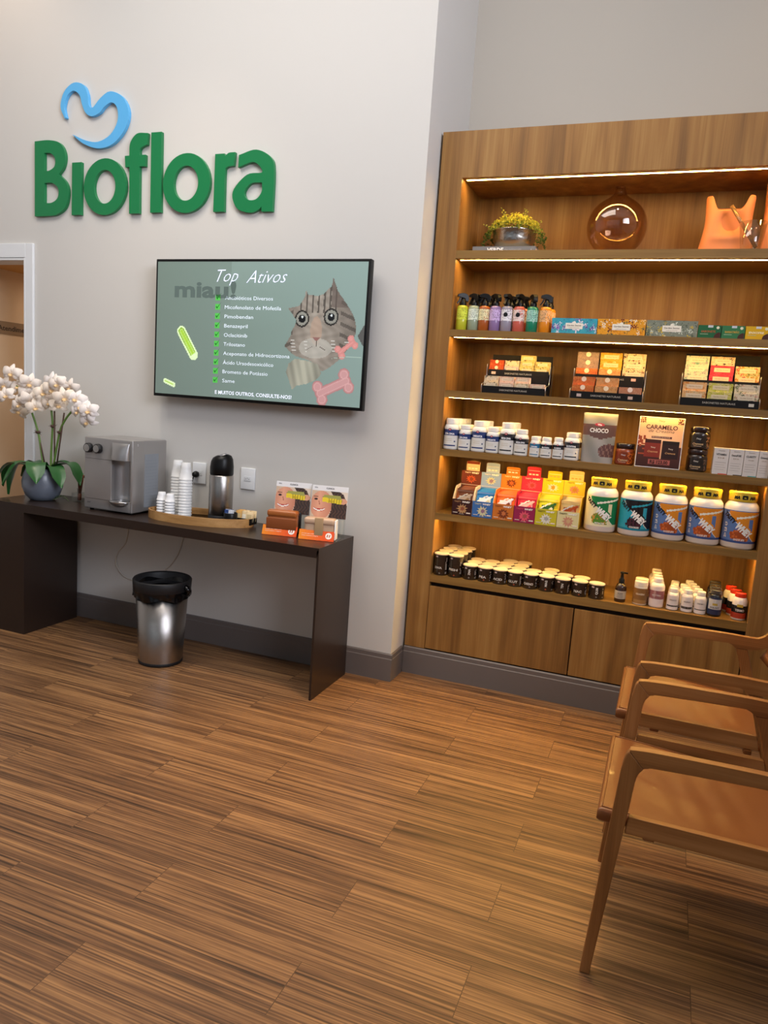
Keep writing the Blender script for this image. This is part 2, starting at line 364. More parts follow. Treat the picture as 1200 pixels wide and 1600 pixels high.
def baseboard(name, pts, h=0.150, t=0.012):
    """pts along the wall foot; the board stands off to the right of the direction of travel"""
    m = MB()
    for (x0, y0), (x1, y1) in zip(pts[:-1], pts[1:]):
        dx, dy = x1 - x0, y1 - y0; l = math.hypot(dx, dy); nx, ny = dy / l, -dx / l
        prof = [(0.0, 0.0), (t, 0.0), (t, h - 0.03), (t - 0.003, h - 0.026), (t - 0.003, h - 0.006), (t - 0.008, h), (0.0, h)]
        e = t if (x0, y0) != pts[0] else 0
        vs = [(x + nx * o, y + ny * o, z) for x, y in ((x0, y0), (x1 + dx / l * (t if (x1, y1) != pts[-1] and dy == 0 else 0), y1)) for o, z in prof]
        n = len(prof); m.add(vs, [(i, (i + 1) % n, n + (i + 1) % n, n + i) for i in range(n)] + [tuple(range(n))[::-1], tuple(range(n, 2 * n))])
    return struct(m.build(name, BASEB, fixn=True))
baseboard('baseboard_back', [(-2.46, 0), (0, 0), (0, 0.165)])
baseboard('baseboard_cabinet', [(0.0125, 0.18), (1.82, 0.18)])

# ------------------------------------------------------------------ display cabinet
SH = [2.246, 1.857, 1.549, 1.244, 0.905, 0.567]
ST = [0.039, 0.034, 0.035, 0.034, 0.036, 0.040]
NX0, NX1, CY, CB = 0.128, 1.678, 0.18, 0.56
cab = thing('display_cabinet', 'tall oak wall cabinet with six lit open shelves over flush doors', 'cabinet', (0, 0, 0))
m = MB()
m.box(0.013, NX0, CY, 0.655, 0.152, 2.813); m.box(NX1, 1.82, CY, 0.655, 0.152, 2.813); m.box(NX0, NX1, CY, 0.655, 2.594, 2.813)
m.box(NX0, NX1, CY + 0.03, 0.655, 0.152, 0.165)
m.build('carcass', WOODV, cab)
MB().box(NX0, NX1, CB, CB + 0.012, 0.5, 2.594).build('back_panel', WOODV, cab)
m = MB()
m.box(NX0, NX1, CY + 0.035, CY + 0.05, 0.165, 0.527); m.build('plinth_panel', plain('dark_recess_board', '#2b1c10', 0.8), cab)
MB().box(0.131, 0.892, CY - 0.001, CY + 0.019, 0.156, 0.504).build('door', WOODV, cab, bevel=0.001)
MB().box(0.898, 1.672, CY - 0.001, CY + 0.019, 0.156, 0.504).build('door', WOODV, cab, bevel=0.001)
def strip(zb, parent):
    m = MB(); m.box(NX0 + 0.012, NX1 - 0.012, CY + 0.036, CY + 0.054, zb - 0.0012, zb - 0.0002, mat=0)
    m.box(NX0 + 0.014, NX1 - 0.014, CY + 0.039, CY + 0.051, zb - 0.0018, zb - 0.0012, mat=1)
    return m.build('light_strip', [ALU, LED], parent, label='glowing warm light strip')
strip(2.594, cab)
for i, (z, t) in enumerate(zip(SH, ST)):
    s_ = MB().box(NX0, NX1, CY + 0.001, CB, z - t, z).build('shelf', WOODH, cab)
    if i < 5: strip(z - t, s_)

# ------------------------------------------------------------------ wall sign
sign = thing('wall_sign', 'green and blue raised letter sign reading Bioflora high on the wall', 'sign', (-1.63, 0, 2.41))
def ell(cx, cz, rx, rz, n=40): return [(cx + rx * math.cos(2 * PI * i / n), cz + rz * math.sin(2 * PI * i / n)) for i in range(n)]
LET = [
 [smooth_poly([(-2.44, 2.415, 1), (-2.44, 2.835, 1), (-2.333, 2.836), (-2.25, 2.815), (-2.212, 2.755), (-2.22, 2.69), (-2.258, 2.645, 1), (-2.205, 2.6), (-2.186, 2.54), (-2.208, 2.462), (-2.27, 2.422), (-2.34, 2.415)]),
  smooth_poly([(-2.368, 2.768, 1), (-2.368, 2.667, 1), (-2.33, 2.668), (-2.29, 2.69), (-2.286, 2.735), (-2.32, 2.765)]),
  smooth_poly([(-2.368, 2.6, 1), (-2.368, 2.487, 1), (-2.31, 2.488), (-2.265, 2.515), (-2.262, 2.568), (-2.31, 2.6)])],
 [[(-2.159, 2.416), (-2.092, 2.416), (-2.091, 2.704), (-2.158, 2.704)]],
 [ell(-1.921, 2.564, 0.15, 0.153), ell(-1.921, 2.564, 0.077, 0.092)],
 [smooth_poly([(-1.745, 2.415, 1), (-1.677, 2.415, 1), (-1.680, 2.664, 1), (-1.641, 2.664, 1), (-1.641, 2.723, 1), (-1.680, 2.723, 1), (-1.676, 2.758), (-1.631, 2.777, 1), (-1.628, 2.835, 1), (-1.70, 2.836), (-1.745, 2.79), (-1.750, 2.723, 1), (-1.781, 2.723, 1), (-1.776, 2.664, 1), (-1.748, 2.664, 1)])],
 [[(-1.6, 2.417), (-1.53, 2.417), (-1.536, 2.836), (-1.603, 2.836)]],
 [ell(-1.366, 2.564, 0.152, 0.154), ell(-1.368, 2.564, 0.08, 0.091)],
 [smooth_poly([(-1.186, 2.412, 1), (-1.120, 2.412, 1), (-1.122, 2.60), (-1.112, 2.635), (-1.070, 2.642, 1), (-1.064, 2.708, 1), (-1.102, 2.706), (-1.122, 2.69, 1), (-1.128, 2.704, 1), (-1.185, 2.704, 1)])],
 [smooth_poly([(-0.824, 2.406, 1), (-0.824, 2.60), (-0.846, 2.672), (-0.935, 2.714), (-1.038, 2.692, 1), (-1.040, 2.632, 1), (-0.945, 2.654), (-0.893, 2.602), (-0.985, 2.592), (-1.068, 2.51), (-1.04, 2.428), (-0.957, 2.402), (-0.905, 2.418), (-0.890, 2.435, 1), (-0.888, 2.406, 1)]),
  smooth_poly([(-0.892, 2.552, 1), (-0.96, 2.548), (-0.998, 2.505), (-0.975, 2.468), (-0.925, 2.468), (-0.892, 2.505)])]]
for lp in LET:
    m = MB(); m.prism(lp, 0.0095, lambda x, y, h: (x + 1.63, -0.0115 - h, y - 2.41), bevel=0.001)
    m.build('letter', LETTER, sign)
SW = [(-2.214, 2.948, 1), (-2.245, 3.014), (-2.22, 3.091), (-2.152, 3.134), (-2.081, 3.118), (-2.049, 3.066), (-2.041, 3.01), (-2.013, 2.992), (-1.958, 3.039), (-1.89, 3.069), (-1.804, 3.034), (-1.76, 2.955), (-1.784, 2.867), (-1.868, 2.792), (-1.972, 2.774), (-2.078, 2.805), (-2.155, 2.856, 1), (-2.06, 2.820), (-1.972, 2.808), (-1.886, 2.841), (-1.836, 2.909), (-1.84, 2.98), (-1.88, 3.012), (-1.931, 2.992), (-1.965, 2.962), (-2.02, 2.948), (-2.062, 2.969), (-2.089, 3.016), (-2.107, 3.066), (-2.152, 3.093), (-2.197, 3.07), (-2.22, 3.012), (-2.205, 2.952, 1)]
MB().prism([smooth_poly(SW, 4)], 0.0095, lambda x, y, h: (x + 1.63, -0.0115 - h, y - 2.41), bevel=0.001).build('emblem', EMBLEM, sign, label='blue swirling emblem above the green letters')

# ------------------------------------------------------------------ wall television
tv = thing('wall_television', 'black wall-mounted television showing a cat and a checklist', 'television', (-0.855, 0, 1.412))
TX0, TX1, TZ0, TZ1 = -1.490, -0.214, 1.412, 2.152
ox, oz = 0.855, -1.412
m = MB(); m.rbox(TX0 + ox, TX1 + ox, -0.098, -0.06, TZ0 + oz, TZ1 + oz, 0.004); m.rbox(TX0 + ox + 0.2, TX1 + ox - 0.2, -0.06, -0.03, TZ0 + oz + 0.1, TZ1 + oz - 0.12, 0.01)
m.build('frame', BLACK, tv)
MB().box(-0.2, 0.2, -0.03, -0.0005, 0.2, 0.5).build('wall_mount', BLACKS, tv)
SX0, SX1, SZ0, SZ1 = -1.478 + ox, -0.228 + ox, 1.428 + oz, 2.138 + oz
def sp(u, v, h=0.0): return (SX0 + u / 160 * (SX1 - SX0), -0.0984 - h, SZ0 + v / 90 * (SZ1 - SZ0))
def inpoly(x, y, poly):
    r_ = False; j = len(poly) - 1
    for i in range(len(poly)):
        xi, yi = poly[i]; xj, yj = poly[j]
        if (yi > y) != (yj > y) and x < (xj - xi) * (y - yi) / (yj - yi) + xi: r_ = not r_
        j = i
    return r_
def segd(x, y, ax, ay, bx, by):
    dx, dy = bx - ax, by - ay; t = max(0, min(1, ((x - ax) * dx + (y - ay) * dy) / (dx * dx + dy * dy))); return math.hypot(x - ax - t * dx, y - ay - t * dy), t
def mixc(a, b, t): t = max(0, min(1, t)); return tuple(a[i] * (1 - t) + b[i] * t for i in range(3))
CATP = smooth_poly([(113, 62.5, 1), (104.8, 60.5, 1), (108, 57), (111, 52.5), (108, 46), (107.2, 43), (103.2, 36.5, 1), (110.7, 31), (119, 28.8), (124, 27), (129, 22.5), (132.9, 21.9, 1), (138, 25), (144, 30), (149, 36), (153, 43), (154.2, 48), (153, 54.5), (150, 60), (146, 65), (140, 72, 1), (136.3, 80.4, 1), (135.4, 75.0, 1), (129.8, 70, 1), (125.7, 68.8, 1), (119, 69.5, 1), (117.2, 72.6, 1), (116.5, 68, 1)], 4)
def tvpaint(uu, vv):
    x, y = uu * 160, vv * 90
    bg = mixc((0.40, 0.46, 0.43), (0.47, 0.55, 0.53), x / 160); bg = mixc(bg, (0.50, 0.58, 0.56), (y - 45) / 90 if x > 60 else 0)
    c = bg
    # capsules
    for ax, ay, bx, by, r in ((18.7 + 2.5, 43.5, 34.3 - 2.5, 27.8, 3.1), (8.6, 8.9, 15.5, 6.6, 1.25)):
        d, t = segd(x, y, ax, ay, bx, by)
        if d < r + 0.5:
            g = mixc((0.62, 0.78, 0.25), (0.42, 0.60, 0.12), d / r if t < 0.45 else d / r * 0.6)
            c = mixc(g, (0.80, 0.88, 0.70), 1 if d > r - 0.7 or t > 0.97 else (0.5 if abs(d - r * 0.4) < 0.35 else 0))
    # cat
    if inpoly(x, y, CATP):
        dx, dy = x - 126, y - 50
        c = mixc((0.60, 0.57, 0.53), (0.40, 0.37, 0.34), abs(dx) / 34)
        n = math.sin(x * 0.55 + math.sin(y * 0.5) * 1.6) * math.sin(y * 0.8 + x * 0.25)
        c = mixc(c, (0.33, 0.31, 0.28), 0.22 + 0.2 * n)
        if dy > 8 and abs(dx) < 14 and math.sin(dx * 1.5 + 0.4 + 0.15 * math.sin(y)) > 0.6: c = mixc(c, (0.24, 0.22, 0.20), 0.75)
        if abs(dx) > 17 and math.sin(dy * 0.95 + abs(dx) * 0.35) > 0.45: c = mixc(c, (0.24, 0.22, 0.2), 0.6)
        if x > 136 and y > 62: c = mixc(c, (0.33, 0.29, 0.27), 0.6)
        if (dx / 4.2) ** 2 + ((y - 47) / 9) ** 2 < 1: c = mixc(c, (0.62, 0.52, 0.45), 0.6)
        if (dx / 12) ** 2 + ((y - 36) / 6.5) ** 2 < 1: c = mixc(c, (0.66, 0.66, 0.63), 0.55)
        for ex, ey in ((115.3, 54.3), (136.2, 55.9)):
            d = math.hypot((x - ex) / 4.9, (y - ey) / 5.0)
            if d < 1.08: c = (0.16, 0.15, 0.14)
            if d < 0.86: c = (0.50, 0.50, 0.47)
            if d < 0.52: c = (0.06, 0.06, 0.07)
            if math.hypot(x - ex - 0.3, y - ey - 1.2) < 0.8: c = (0.75, 0.78, 0.78)
        if abs(x - 126.4) < 3.0 - (43 - y) * 1.1 and 40.6 < y < 43: c = (0.50, 0.36, 0.34)
        if abs(x - 126.6) < 0.35 and 37 < y < 41: c = (0.25, 0.22, 0.2)
        if y < 37 and abs(abs(x - 126.6) - 2.6 - (37 - y) * 2) < 0.35 and y > 35: c = (0.3, 0.27, 0.25)
        if abs(dx) > 6 and 33 < y < 42 and abs(math.sin((y - 37.5) * 1.5 + dx * 0.08)) < 0.12: c = (0.72, 0.72, 0.7)
    PW = [(105.3, 19.9), (107, 25.5), (111.5, 28.6), (119, 28), (128.4, 26.1), (131.5, 20), (128, 16), (120.4, 12.8), (114, 11.5), (110.4, 8.6), (108.5, 13)]
    if inpoly(x, y, PW):
        c = mixc((0.62, 0.62, 0.56), (0.42, 0.42, 0.38), abs(x - 118) / 16 + 0.2 * math.sin(x * 1.1 + y * 0.3))
    if inpoly(x, y, [(155.5, 44.5), (160, 52), (160, 38)]): c = (0.30, 0.30, 0.29)
    # bones
    for (ax, ay, bx, by, r, kr) in ((131, 7.5, 149.5, 16.3, 3.4, 4.0), (143.8, 34, 152.6, 40.8, 1.5, 2.3)):
        dx, dy = bx - ax, by - ay; l = math.hypot(dx, dy); nx, ny = -dy / l, dx / l
        d = segd(x, y, ax, ay, bx, by)[0] - r
        for sgn in (1, -1):
            for px, py in ((ax, ay), (bx, by)): d = min(d, math.hypot(x - px - nx * sgn * kr * 1.1, y - py - ny * sgn * kr * 1.1) - kr)
        if d < 0: c = mixc((0.70, 0.53, 0.53), (0.62, 0.43, 0.43), 1 + d / 1.5)
        if -1.8 < d < -1.3: c = (0.74, 0.58, 0.58)
        if ax > 140 and d < 0: c = mixc(c, (0.78, 0.50, 0.47), 0.6)
    if x > 138 and abs(y - (30 + 1.5 * math.sin((x - 138) * 0.1))) < 0.2: c = mixc(c, (0.62, 0.7, 0.66), 0.7)
    return lin(c)
m = MB(); m.grid(lambda u, v: sp(u * 160, v * 90), 300, 170, tvpaint, 0)
def tvt(t, x, y, size, col, bold=0.0, width=None, align='l', h=0.0004, shear=0.0, rot=0.0):
    k = (SX1 - SX0) / 160
    m.text(t, lambda u, v: sp(x + u / k, y + v / k, h), size * k, col, bold, 0, None if width is None else width * k, rot, shear, align=align)
tvt('miau!', 14.6, 72, 10.5, '#515f5b', 0.035, 50)
tvt('Top', 48.7, 81, 8.5, '#dfe6ff', -0.012, 17, shear=0.5, h=0.0006, rot=0.03); tvt('Ativos', 72, 80.5, 8.5, '#dfe6ff', -0.012, 31, shear=0.5, h=0.0006, rot=0.02)
ITEMS = [('Antibióticos Diversos', 37), ('Micofenolato de Mofetila', 43.5), ('Pimobendan', 22.5), ('Benazepril', 18.5), ('Oclacitinib', 18.5), ('Trilostano', 17), ('Aceponato de Hidrocortizona', 51.5), ('Ácido Ursodesoxicólico', 39.5), ('Brometo de Potássio', 35.5), ('Same', 10)]
for i, (t, w) in enumerate(ITEMS):
    y = 66.6 - i * 6.1
    k = 1.9
    m.add([sp(50.3 - k, y - k, 0.0004), sp(50.3 + k, y - k, 0.0004), sp(50.3 + k, y + k, 0.0004), sp(50.3 - k, y + k, 0.0004)], [(0, 1, 2, 3)], '#4fb14c')
    m.add([sp(48.9, y, 0.0007), sp(49.8, y - 1.3, 0.0007), sp(53.3, y + 3.4, 0.0007), sp(50, y - 0.1, 0.0007), sp(49.3, y + 0.6, 0.0007)], [(0, 1, 3, 4), (1, 2, 3)], '#1c6a22')
    tvt(t, 56, y, 2.5, '#dbe6f2', 0.0, w)
tvt('E MUITOS OUTROS, CONSULTE-NOS!', 50.4, 3.6, 2.4, '#e8efff', 0.02, 60)
m.build('screen', SCREEN, tv)

# ------------------------------------------------------------------ wall sockets, plug, tubing
def socket(x, z, label):
    t = thing('wall_socket', label, 'socket', (x, 0, z))
    m = MB(); m.rbox(-0.045, 0.045, -0.010, -0.0005, -0.06, 0.06, 0.003); m.build('cover_plate', WHITE, t)
    m = MB(); m.rbox(-0.022, 0.022, -0.0115, -0.009, -0.014, 0.014, 0.002, col='#d5d7da')
    for dx in (-0.010, 0, 0.010): m.lathe([(0.0, 0), (0.0022, 0)], n=8, col='#202022', tf=TR(dx, -0.0118, 0.003 if dx == 0 else -0.001) @ ROT(PI / 2, 'X'))
    m.build('outlet', P, t); return t
socket(-1.232, 0.992, 'white wall socket with a black plug in it, behind the flask')
socket(-0.912, 0.992, 'empty white wall socket right of the steel flask')
cord = thing('plug_and_cord', 'black plug and cord running down behind the tray from the socket', 'plug', (-1.245, 0, 0.985))
MB().lathe([(0, 0.0), (0.017, 0.0), (0.019, 0.010), (0.013, 0.028), (0, 0.03)], n=14, tf=TR(0, -0.0125, 0) @ ROT(PI / 2, 'X')).build('plug', BLACK, cord)
MB().tube([(0, -0.035, 0), (-0.006, -0.042, -0.03), (-0.018, -0.035, -0.09), (-0.035, -0.028, -0.16), (-0.05, -0.026, -0.2235)], 0.0035).build('cord', BLACK, cord)
def bez(pts, n=6):
    out = []
    for i in range(len(pts) - 1):
        p0 = Vector(pts[max(i - 1, 0)]); p1 = Vector(pts[i]); p2 = Vector(pts[i + 1]); p3 = Vector(pts[min(i + 2, len(pts) - 1)])
        for k in range(n):
            t = k / n; out.append(0.5 * (2 * p1 + (p2 - p0) * t + (2 * p0 - 5 * p1 + 4 * p2 - p3) * t * t + (3 * p1 - p0 - 3 * p2 + p3) * t ** 3))
    return out + [Vector(pts[-1])]
wp = bez([(-1.325, -0.006, 0.70), (-1.334, -0.006, 0.591), (-1.367, -0.006, 0.494), (-1.437, -0.006, 0.403), (-1.57, -0.006, 0.30), (-1.701, -0.006, 0.296), (-1.774, -0.006, 0.325), (-1.814, -0.006, 0.387), (-1.796, -0.006, 0.454), (-1.744, -0.006, 0.516), (-1.726, -0.006, 0.60), (-1.72, -0.006, 0.70)])
tag(MB().tube(wp, 0.0035, col='#cfc8bc').build('water_hose', WIRE), 'thin pale hose looping down the wall under the dark table', 'hose')

# ------------------------------------------------------------------ console table
TZ = 0.76
tb = thing('console_table', 'long dark lacquered console table against the grey wall', 'table', (-1.29, -0.24, 0))
ax, ay = 1.29, 0.24
def tbx(x0, x1, y0, y1, z0, z1): return (x0 + ax, x1 + ax, y0 + ay, y1 + ay, z0, z1)
# top and legs meet in a mitre at the left end
m = MB(); y0, y1 = -0.445 + ay, -0.035 + ay
top = [(-2.345, TZ), (-0.241, TZ), (-0.241, TZ - 0.012), (-0.253, TZ - 0.048), (-2.085, TZ - 0.048)]
m.add([(x + ax, y, z) for y in (y0, y1) for x, z in top], [tuple(range(5)), tuple(range(9, 4, -1))] + [(i, 5 + i, 5 + (i + 1) % 5, (i + 1) % 5) for i in range(5)])
m.build('tabletop', TABLEM, tb, fixn=True)
m = MB(); leg = [(-2.345, TZ - 0.0005), (-2.085, TZ - 0.0485), (-2.085, 0), (-2.345, 0)]
m.add([(x + ax, y + (0.001 if y < 0 else -0.001), z) for y in (y0, y1) for x, z in leg], [tuple(range(4)), tuple(range(7, 3, -1))] + [(i, 4 + i, 4 + (i + 1) % 4, (i + 1) % 4) for i in range(4)])
m.build('leg', TABLEM, tb, fixn=True, label='broad boxed left leg')
m = MB(); m.box(*tbx(-0.252, -0.241, -0.445, -0.035, 0, TZ - 0.0125)); m.build('leg', TABLEM, tb, label='thin panel right leg')

# ------------------------------------------------------------------ orchid
orc = thing('potted_orchid', 'white potted orchid in a round grey pot on the console table', 'plant', (-2.150, -0.245, TZ))
def rel(x, z, y=-0.2): return (x + 2.150, y + 0.245, z - TZ)
MB().lathe([(0.0, 0), (0.058, 0), (0.068, 0.003), (0.094, 0.030), (0.111, 0.075), (0.113, 0.110), (0.104, 0.150), (0.090, 0.186), (0.085, 0.188), (0.085, 0.17), (0.0, 0.165)], n=48).build('pot', POT, orc)
MB().lathe([(0, 0.178), (0.05, 0.177), (0.085, 0.170)], n=20).build('soil', plain('dark_soil', '#2a2019', 0.9), orc)
def leaf(tip, arch, w=0.028, base=(0, 0.02, 0.172)):
    pts = bez([base, arch, tip], 8); m = MB(); vs = []; n = len(pts)
    for i, p in enumerate(pts):
        t = i / (n - 1); ww = w * (0.35 + 1.25 * math.sin(PI * min(1, t * 0.75 + 0.12))) * (1 - max(0, t - 0.75) * 3.6)
        d = (pts[min(i + 1, n - 1)] - pts[max(i - 1, 0)]).normalized(); side = d.cross(Vector((0, 0, 1)))
        side = side.normalized() if side.length > 1e-3 else Vector((0, 1, 0)); nrm = side.cross(d)
        for k, (q, dz) in enumerate(((-1, 0.006), (-0.5, 0.001), (0, -0.003), (0.5, 0.001), (1, 0.006))): vs.append(p + side * ww * q + nrm * dz)
        for k, (q, dz) in enumerate(((-1, 0.005), (-0.5, -0.001), (0, -0.005), (0.5, -0.001), (1, 0.005))): vs.append(p + side * ww * q + nrm * dz)
    fs = [(i * 10 + k, i * 10 + k + 1, i * 10 + 11 + k, i * 10 + 10 + k) for i in range(n - 1) for k in range(4)] + [(i * 10 + 5 + k, i * 10 + 15 + k, i * 10 + 16 + k, i * 10 + 6 + k) for i in range(n - 1) for k in range(4)]
    m.add(vs, fs, smooth=True); return m.build('leaf', LEAF, orc)
for tip, arch, w in [(rel(-2.51, 0.797), rel(-2.43, 0.945), 0.024), (rel(-2.45, 0.858, -0.12), rel(-2.33, 0.965, -0.14), 0.02), (rel(-2.345, 0.775, -0.31), rel(-2.30, 0.955, -0.29), 0.034),
                     (rel(-2.40, 0.80, -0.38), rel(-2.33, 0.96, -0.32), 0.028), (rel(-2.28, 0.845, -0.41), rel(-2.235, 0.975, -0.34), 0.027), (rel(-2.048, 0.873, -0.39), rel(-2.11, 0.985, -0.33), 0.033),
                     (rel(-1.955, 0.850, -0.30), rel(-2.03, 0.965, -0.27), 0.028), (rel(-1.915, 0.862), rel(-1.98, 0.985), 0.026), (rel(-1.95, 0.90, -0.12), rel(-2.08, 0.985, -0.16), 0.022)]: leaf(tip, arch, w)
S1 = bez([rel(-2.185, 0.935), rel(-2.200, 1.0), rel(-2.231, 1.147), rel(-2.289, 1.279), rel(-2.33, 1.34), rel(-2.40, 1.41)]); S2 = bez([rel(-2.134, 0.935), rel(-2.13, 1.05), rel(-2.121, 1.191), rel(-2.128, 1.27), rel(-2.14, 1.34)])
S3 = bez([rel(-2.118, 0.935), rel(-2.10, 1.02), rel(-2.067, 1.16), rel(-2.03, 1.23), rel(-1.975, 1.29), rel(-1.93, 1.32), rel(-1.89, 1.28)])
for s_ in (S1, S2, S3): MB().tube(s_, 0.0062).build('stem', STEM, orc)
for a, b in ((rel(-2.17, 0.93), rel(-2.235, 1.16)), (rel(-2.105, 0.93), rel(-2.106, 1.28)), (rel(-2.095, 0.93), rel(-2.034, 1.275))): MB().tube([a, b], 0.0045).build('support_stick', STICK, orc)
for c in ((-2.231, 1.147), (-2.118, 1.191), (-2.067, 1.16)):
    m = MB(); c3 = Vector(rel(*c)); m.lathe([(0, -0.012), (0.012, -0.006), (0.014, 0.004), (0, 0.012)], n=8, tf=TR(*c3))
    for i in range(26):
        d = Vector((random.gauss(0, 1), random.gauss(0, 1), random.gauss(0, 0.5))).normalized(); m.tube([c3, c3 + d * random.uniform(0.016, 0.028)], [0.0012, 0.0004], 4)
    m.build('raffia_tie', STICK, orc)
def flower(c, sc, face, roll, warm=0.0):
    """five broad petals, a lip; face = unit vector the bloom looks along"""
    f = Vector(face).normalized(); a = f.cross(Vector((0, 0, 1))).normalized(); b = a.cross(f); c = Vector(rel(*c)); m = MB()
    base = mixc((0.95, 0.92, 0.91), (0.95, 0.87, 0.76), warm)
    for k, (ang, ln, wd) in enumerate(((90, 1.0, 0.52), (200, 0.95, 0.5), (-20, 0.95, 0.5), (150, 1.05, 0.85), (30, 1.05, 0.85))):
        th = R(ang) + roll; dr = a * math.cos(th) + b * math.sin(th); sd = -a * math.sin(th) + b * math.cos(th)
        def pf(u, v):
            t = v; w = wd * math.sin(PI * (0.12 + 0.8 * t)) * 0.55; curl = 0.25 * math.sin(t * PI) - 0.28 * t * t + (0.12 if k > 2 else 0.0)
            return c + sc * (dr * (0.06 + ln * t) + sd * (u - 0.5) * 2 * w + f * (curl - 0.30 * ((u - 0.5) * 2) ** 2 * w + 0.03 * math.sin(7 * t + k)))
        m.grid(pf, 5, 6, lambda u, v: lin(mixc(base, mixc(base, (0.96, 0.76, 0.52), 0.5), max(0, 0.55 - v * 1.7))), smooth=True)
    for k in range(3):
        th = R(-90 + (k - 1) * 55) + roll; dr = a * math.cos(th) + b * math.sin(th); sd = -a * math.sin(th) + b * math.cos(th)
        m.grid(lambda u, v: c + sc * (dr * 0.30 * v + sd * (u - 0.5) * 0.22 * math.sin(PI * (0.15 + 0.8 * v)) + f * (0.14 + 0.25 * math.sin(v * 2.5))), 3, 4, lambda u, v: lin((0.93, 0.78, 0.56)), smooth=True)
    return m.build('flower', PETAL, orc)
FL = [(-2.405, 1.475), (-2.49, 1.405), (-2.29, 1.425), (-2.385, 1.40), (-2.43, 1.345), (-2.315, 1.36), (-2.345, 1.30), (-2.41, 1.255), (-2.262, 1.325), (-2.045, 1.435), (-2.10, 1.40), (-2.165, 1.375), (-2.215, 1.29), (-2.14, 1.325), (-2.075, 1.31), (-2.0, 1.36), (-2.01, 1.42), (-1.94, 1.355), (-1.905, 1.31), (-1.855, 1.295), (-1.88, 1.235), (-2.135, 1.44), (-1.93, 1.29)]
for i, (x, z) in enumerate(FL):
    rr = random.Random(i * 7 + 3)
    flower((x, z, -0.2 + rr.uniform(-0.045, 0.03)), 0.056 * rr.uniform(0.92, 1.12), (0.55 + rr.uniform(-0.5, 0.5), -1, rr.uniform(-0.45, 0.25)), rr.uniform(-0.5, 0.5), 0.55 if 9 < i < 16 else (0.1 if i > 16 else 0.35))

# ------------------------------------------------------------------ reed diffuser
df = thing('reed_diffuser', 'small clear glass diffuser holding brown reeds beside the grey pot', 'diffuser', (-1.955, -0.16, TZ))
MB().rbox(-0.032, 0.032, -0.032, 0.032, 0.0, 0.055, 0.006).lathe([(0.012, 0.054), (0.012, 0.075), (0.015, 0.076), (0.015, 0.08), (0.009, 0.08)], n=14).build('bottle', GLASS, df)
m = MB()
for dx, dy, h in ((0.012, 0, 0.17), (0.022, 0.008, 0.16), (-0.02, 0.01, 0.165), (0.006, -0.01, 0.15)): m.tube([(0, 0, 0.01), (dx, dy, h)], 0.0045, col='#6b3a24')
m.tube([(0, 0, 0.01), (0.003, 0, 0.05)], 0.011, col='#7a3f22')
m.build('reeds', P, df)
sp_ = MB()
pts = bez([(0.0, 0, 0.004), (-0.03, -0.01, 0.03), (-0.06, -0.02, 0.02), (-0.09, -0.03, 0.004)]); sp_.tube(pts, 0.0018, col='#5d6b45')
for p in pts[3::3]:
    for s_ in (-1, 1): sp_.add([p, p + Vector((-0.006, 0.012 * s_, 0.006)), p + Vector((-0.02, 0.018 * s_, 0.002)), p + Vector((-0.014, 0.004 * s_, 0.0))], [(0, 1, 2, 3)], '#5b7050')
tag(sp_.build('leafy_sprig', P, loc=(-1.992, -0.205, TZ)), 'thin green sprig lying beside the small glass diffuser', 'sprig')

# ------------------------------------------------------------------ water dispenser
wd = thing('water_dispenser', 'silver countertop water dispenser with two knobs on the table', 'water dispenser', (-1.595, -0.19, TZ))
def wx(x): return x + 1.595
X0, X1, YF, YB, Z0, Z1 = wx(-1.759), wx(-1.430), -0.143, 0.145, 0.010, 0.405
nx0, nx1 = wx(-1.572), wx(-1.446)
m = MB()
m.rbox(X0, X1, YF + 0.085, YB, Z0, Z1, 0.008)                      # rear body
m.rbox(X0, nx0, YF, YF + 0.095, Z0, Z1, 0.006); m.rbox(nx1, X1, YF, YF + 0.095, Z0, Z1, 0.006)
m.rbox(nx0 - 0.01, nx1 + 0.01, YF + 0.0006, YF + 0.095, 0.292, Z1 - 0.0005, 0.005); m.rbox(nx0 - 0.01, nx1 + 0.01, YF + 0.0006, YF + 0.095, Z0, 0.070, 0.005)
m.build('body', DISP, wd)
MB().box(X0 + 0.008, nx0 - 0.003, YF - 0.0006, YF + 0.001, 0.288, 0.2895).build('seam', BLACKS, wd)
MB().box(X0 + 0.008, X1 - 0.006, YF - 0.0006, YF + 0.001, 0.066, 0.0672).build('seam', BLACKS, wd)
cxn = (nx0 + nx1) / 2; m = MB()
m.grid(lambda u, v: (cxn - 0.064 * math.cos(PI * u), YF + 0.012 + 0.070 * math.sin(PI * u), 0.068 + 0.226 * v), 20, 1, lambda u, v: WHT, smooth=True); m.build('dispensing_niche', plain('satin_steel', '#b4b2b2', 0.34, 0.85), wd)
m = MB(); m.grid(lambda u, v: (cxn + 0.060 * math.sin((u - 0.5) * PI) , YF - 0.002 - 0.034 * math.cos((u - 0.5) * PI) * (0.25 + 0.75 * math.sin(PI * 0.5 * (1 - v)) ** 0.6), 0.296 + 0.092 * v), 20, 10, lambda u, v: WHT, smooth=True)
m.grid(lambda u, v: (cxn + 0.060 * v * math.sin((u - 0.5) * PI), YF - 0.002 - 0.034 * v * math.cos((u - 0.5) * PI), 0.2955), 20, 1, lambda u, v: WHT); m.build('spout', MATS['satin_steel'], wd)
m = MB(); m.lathe([(0, 0.071), (0.066, 0.071), (0.068, 0.066), (0.05, 0.046), (0.02, 0.036), (0, 0.036)], cx=cxn - 0.008, cy=YF + 0.01, n=28, sy=0.72); m.build('drip_tray', DISPL, wd)
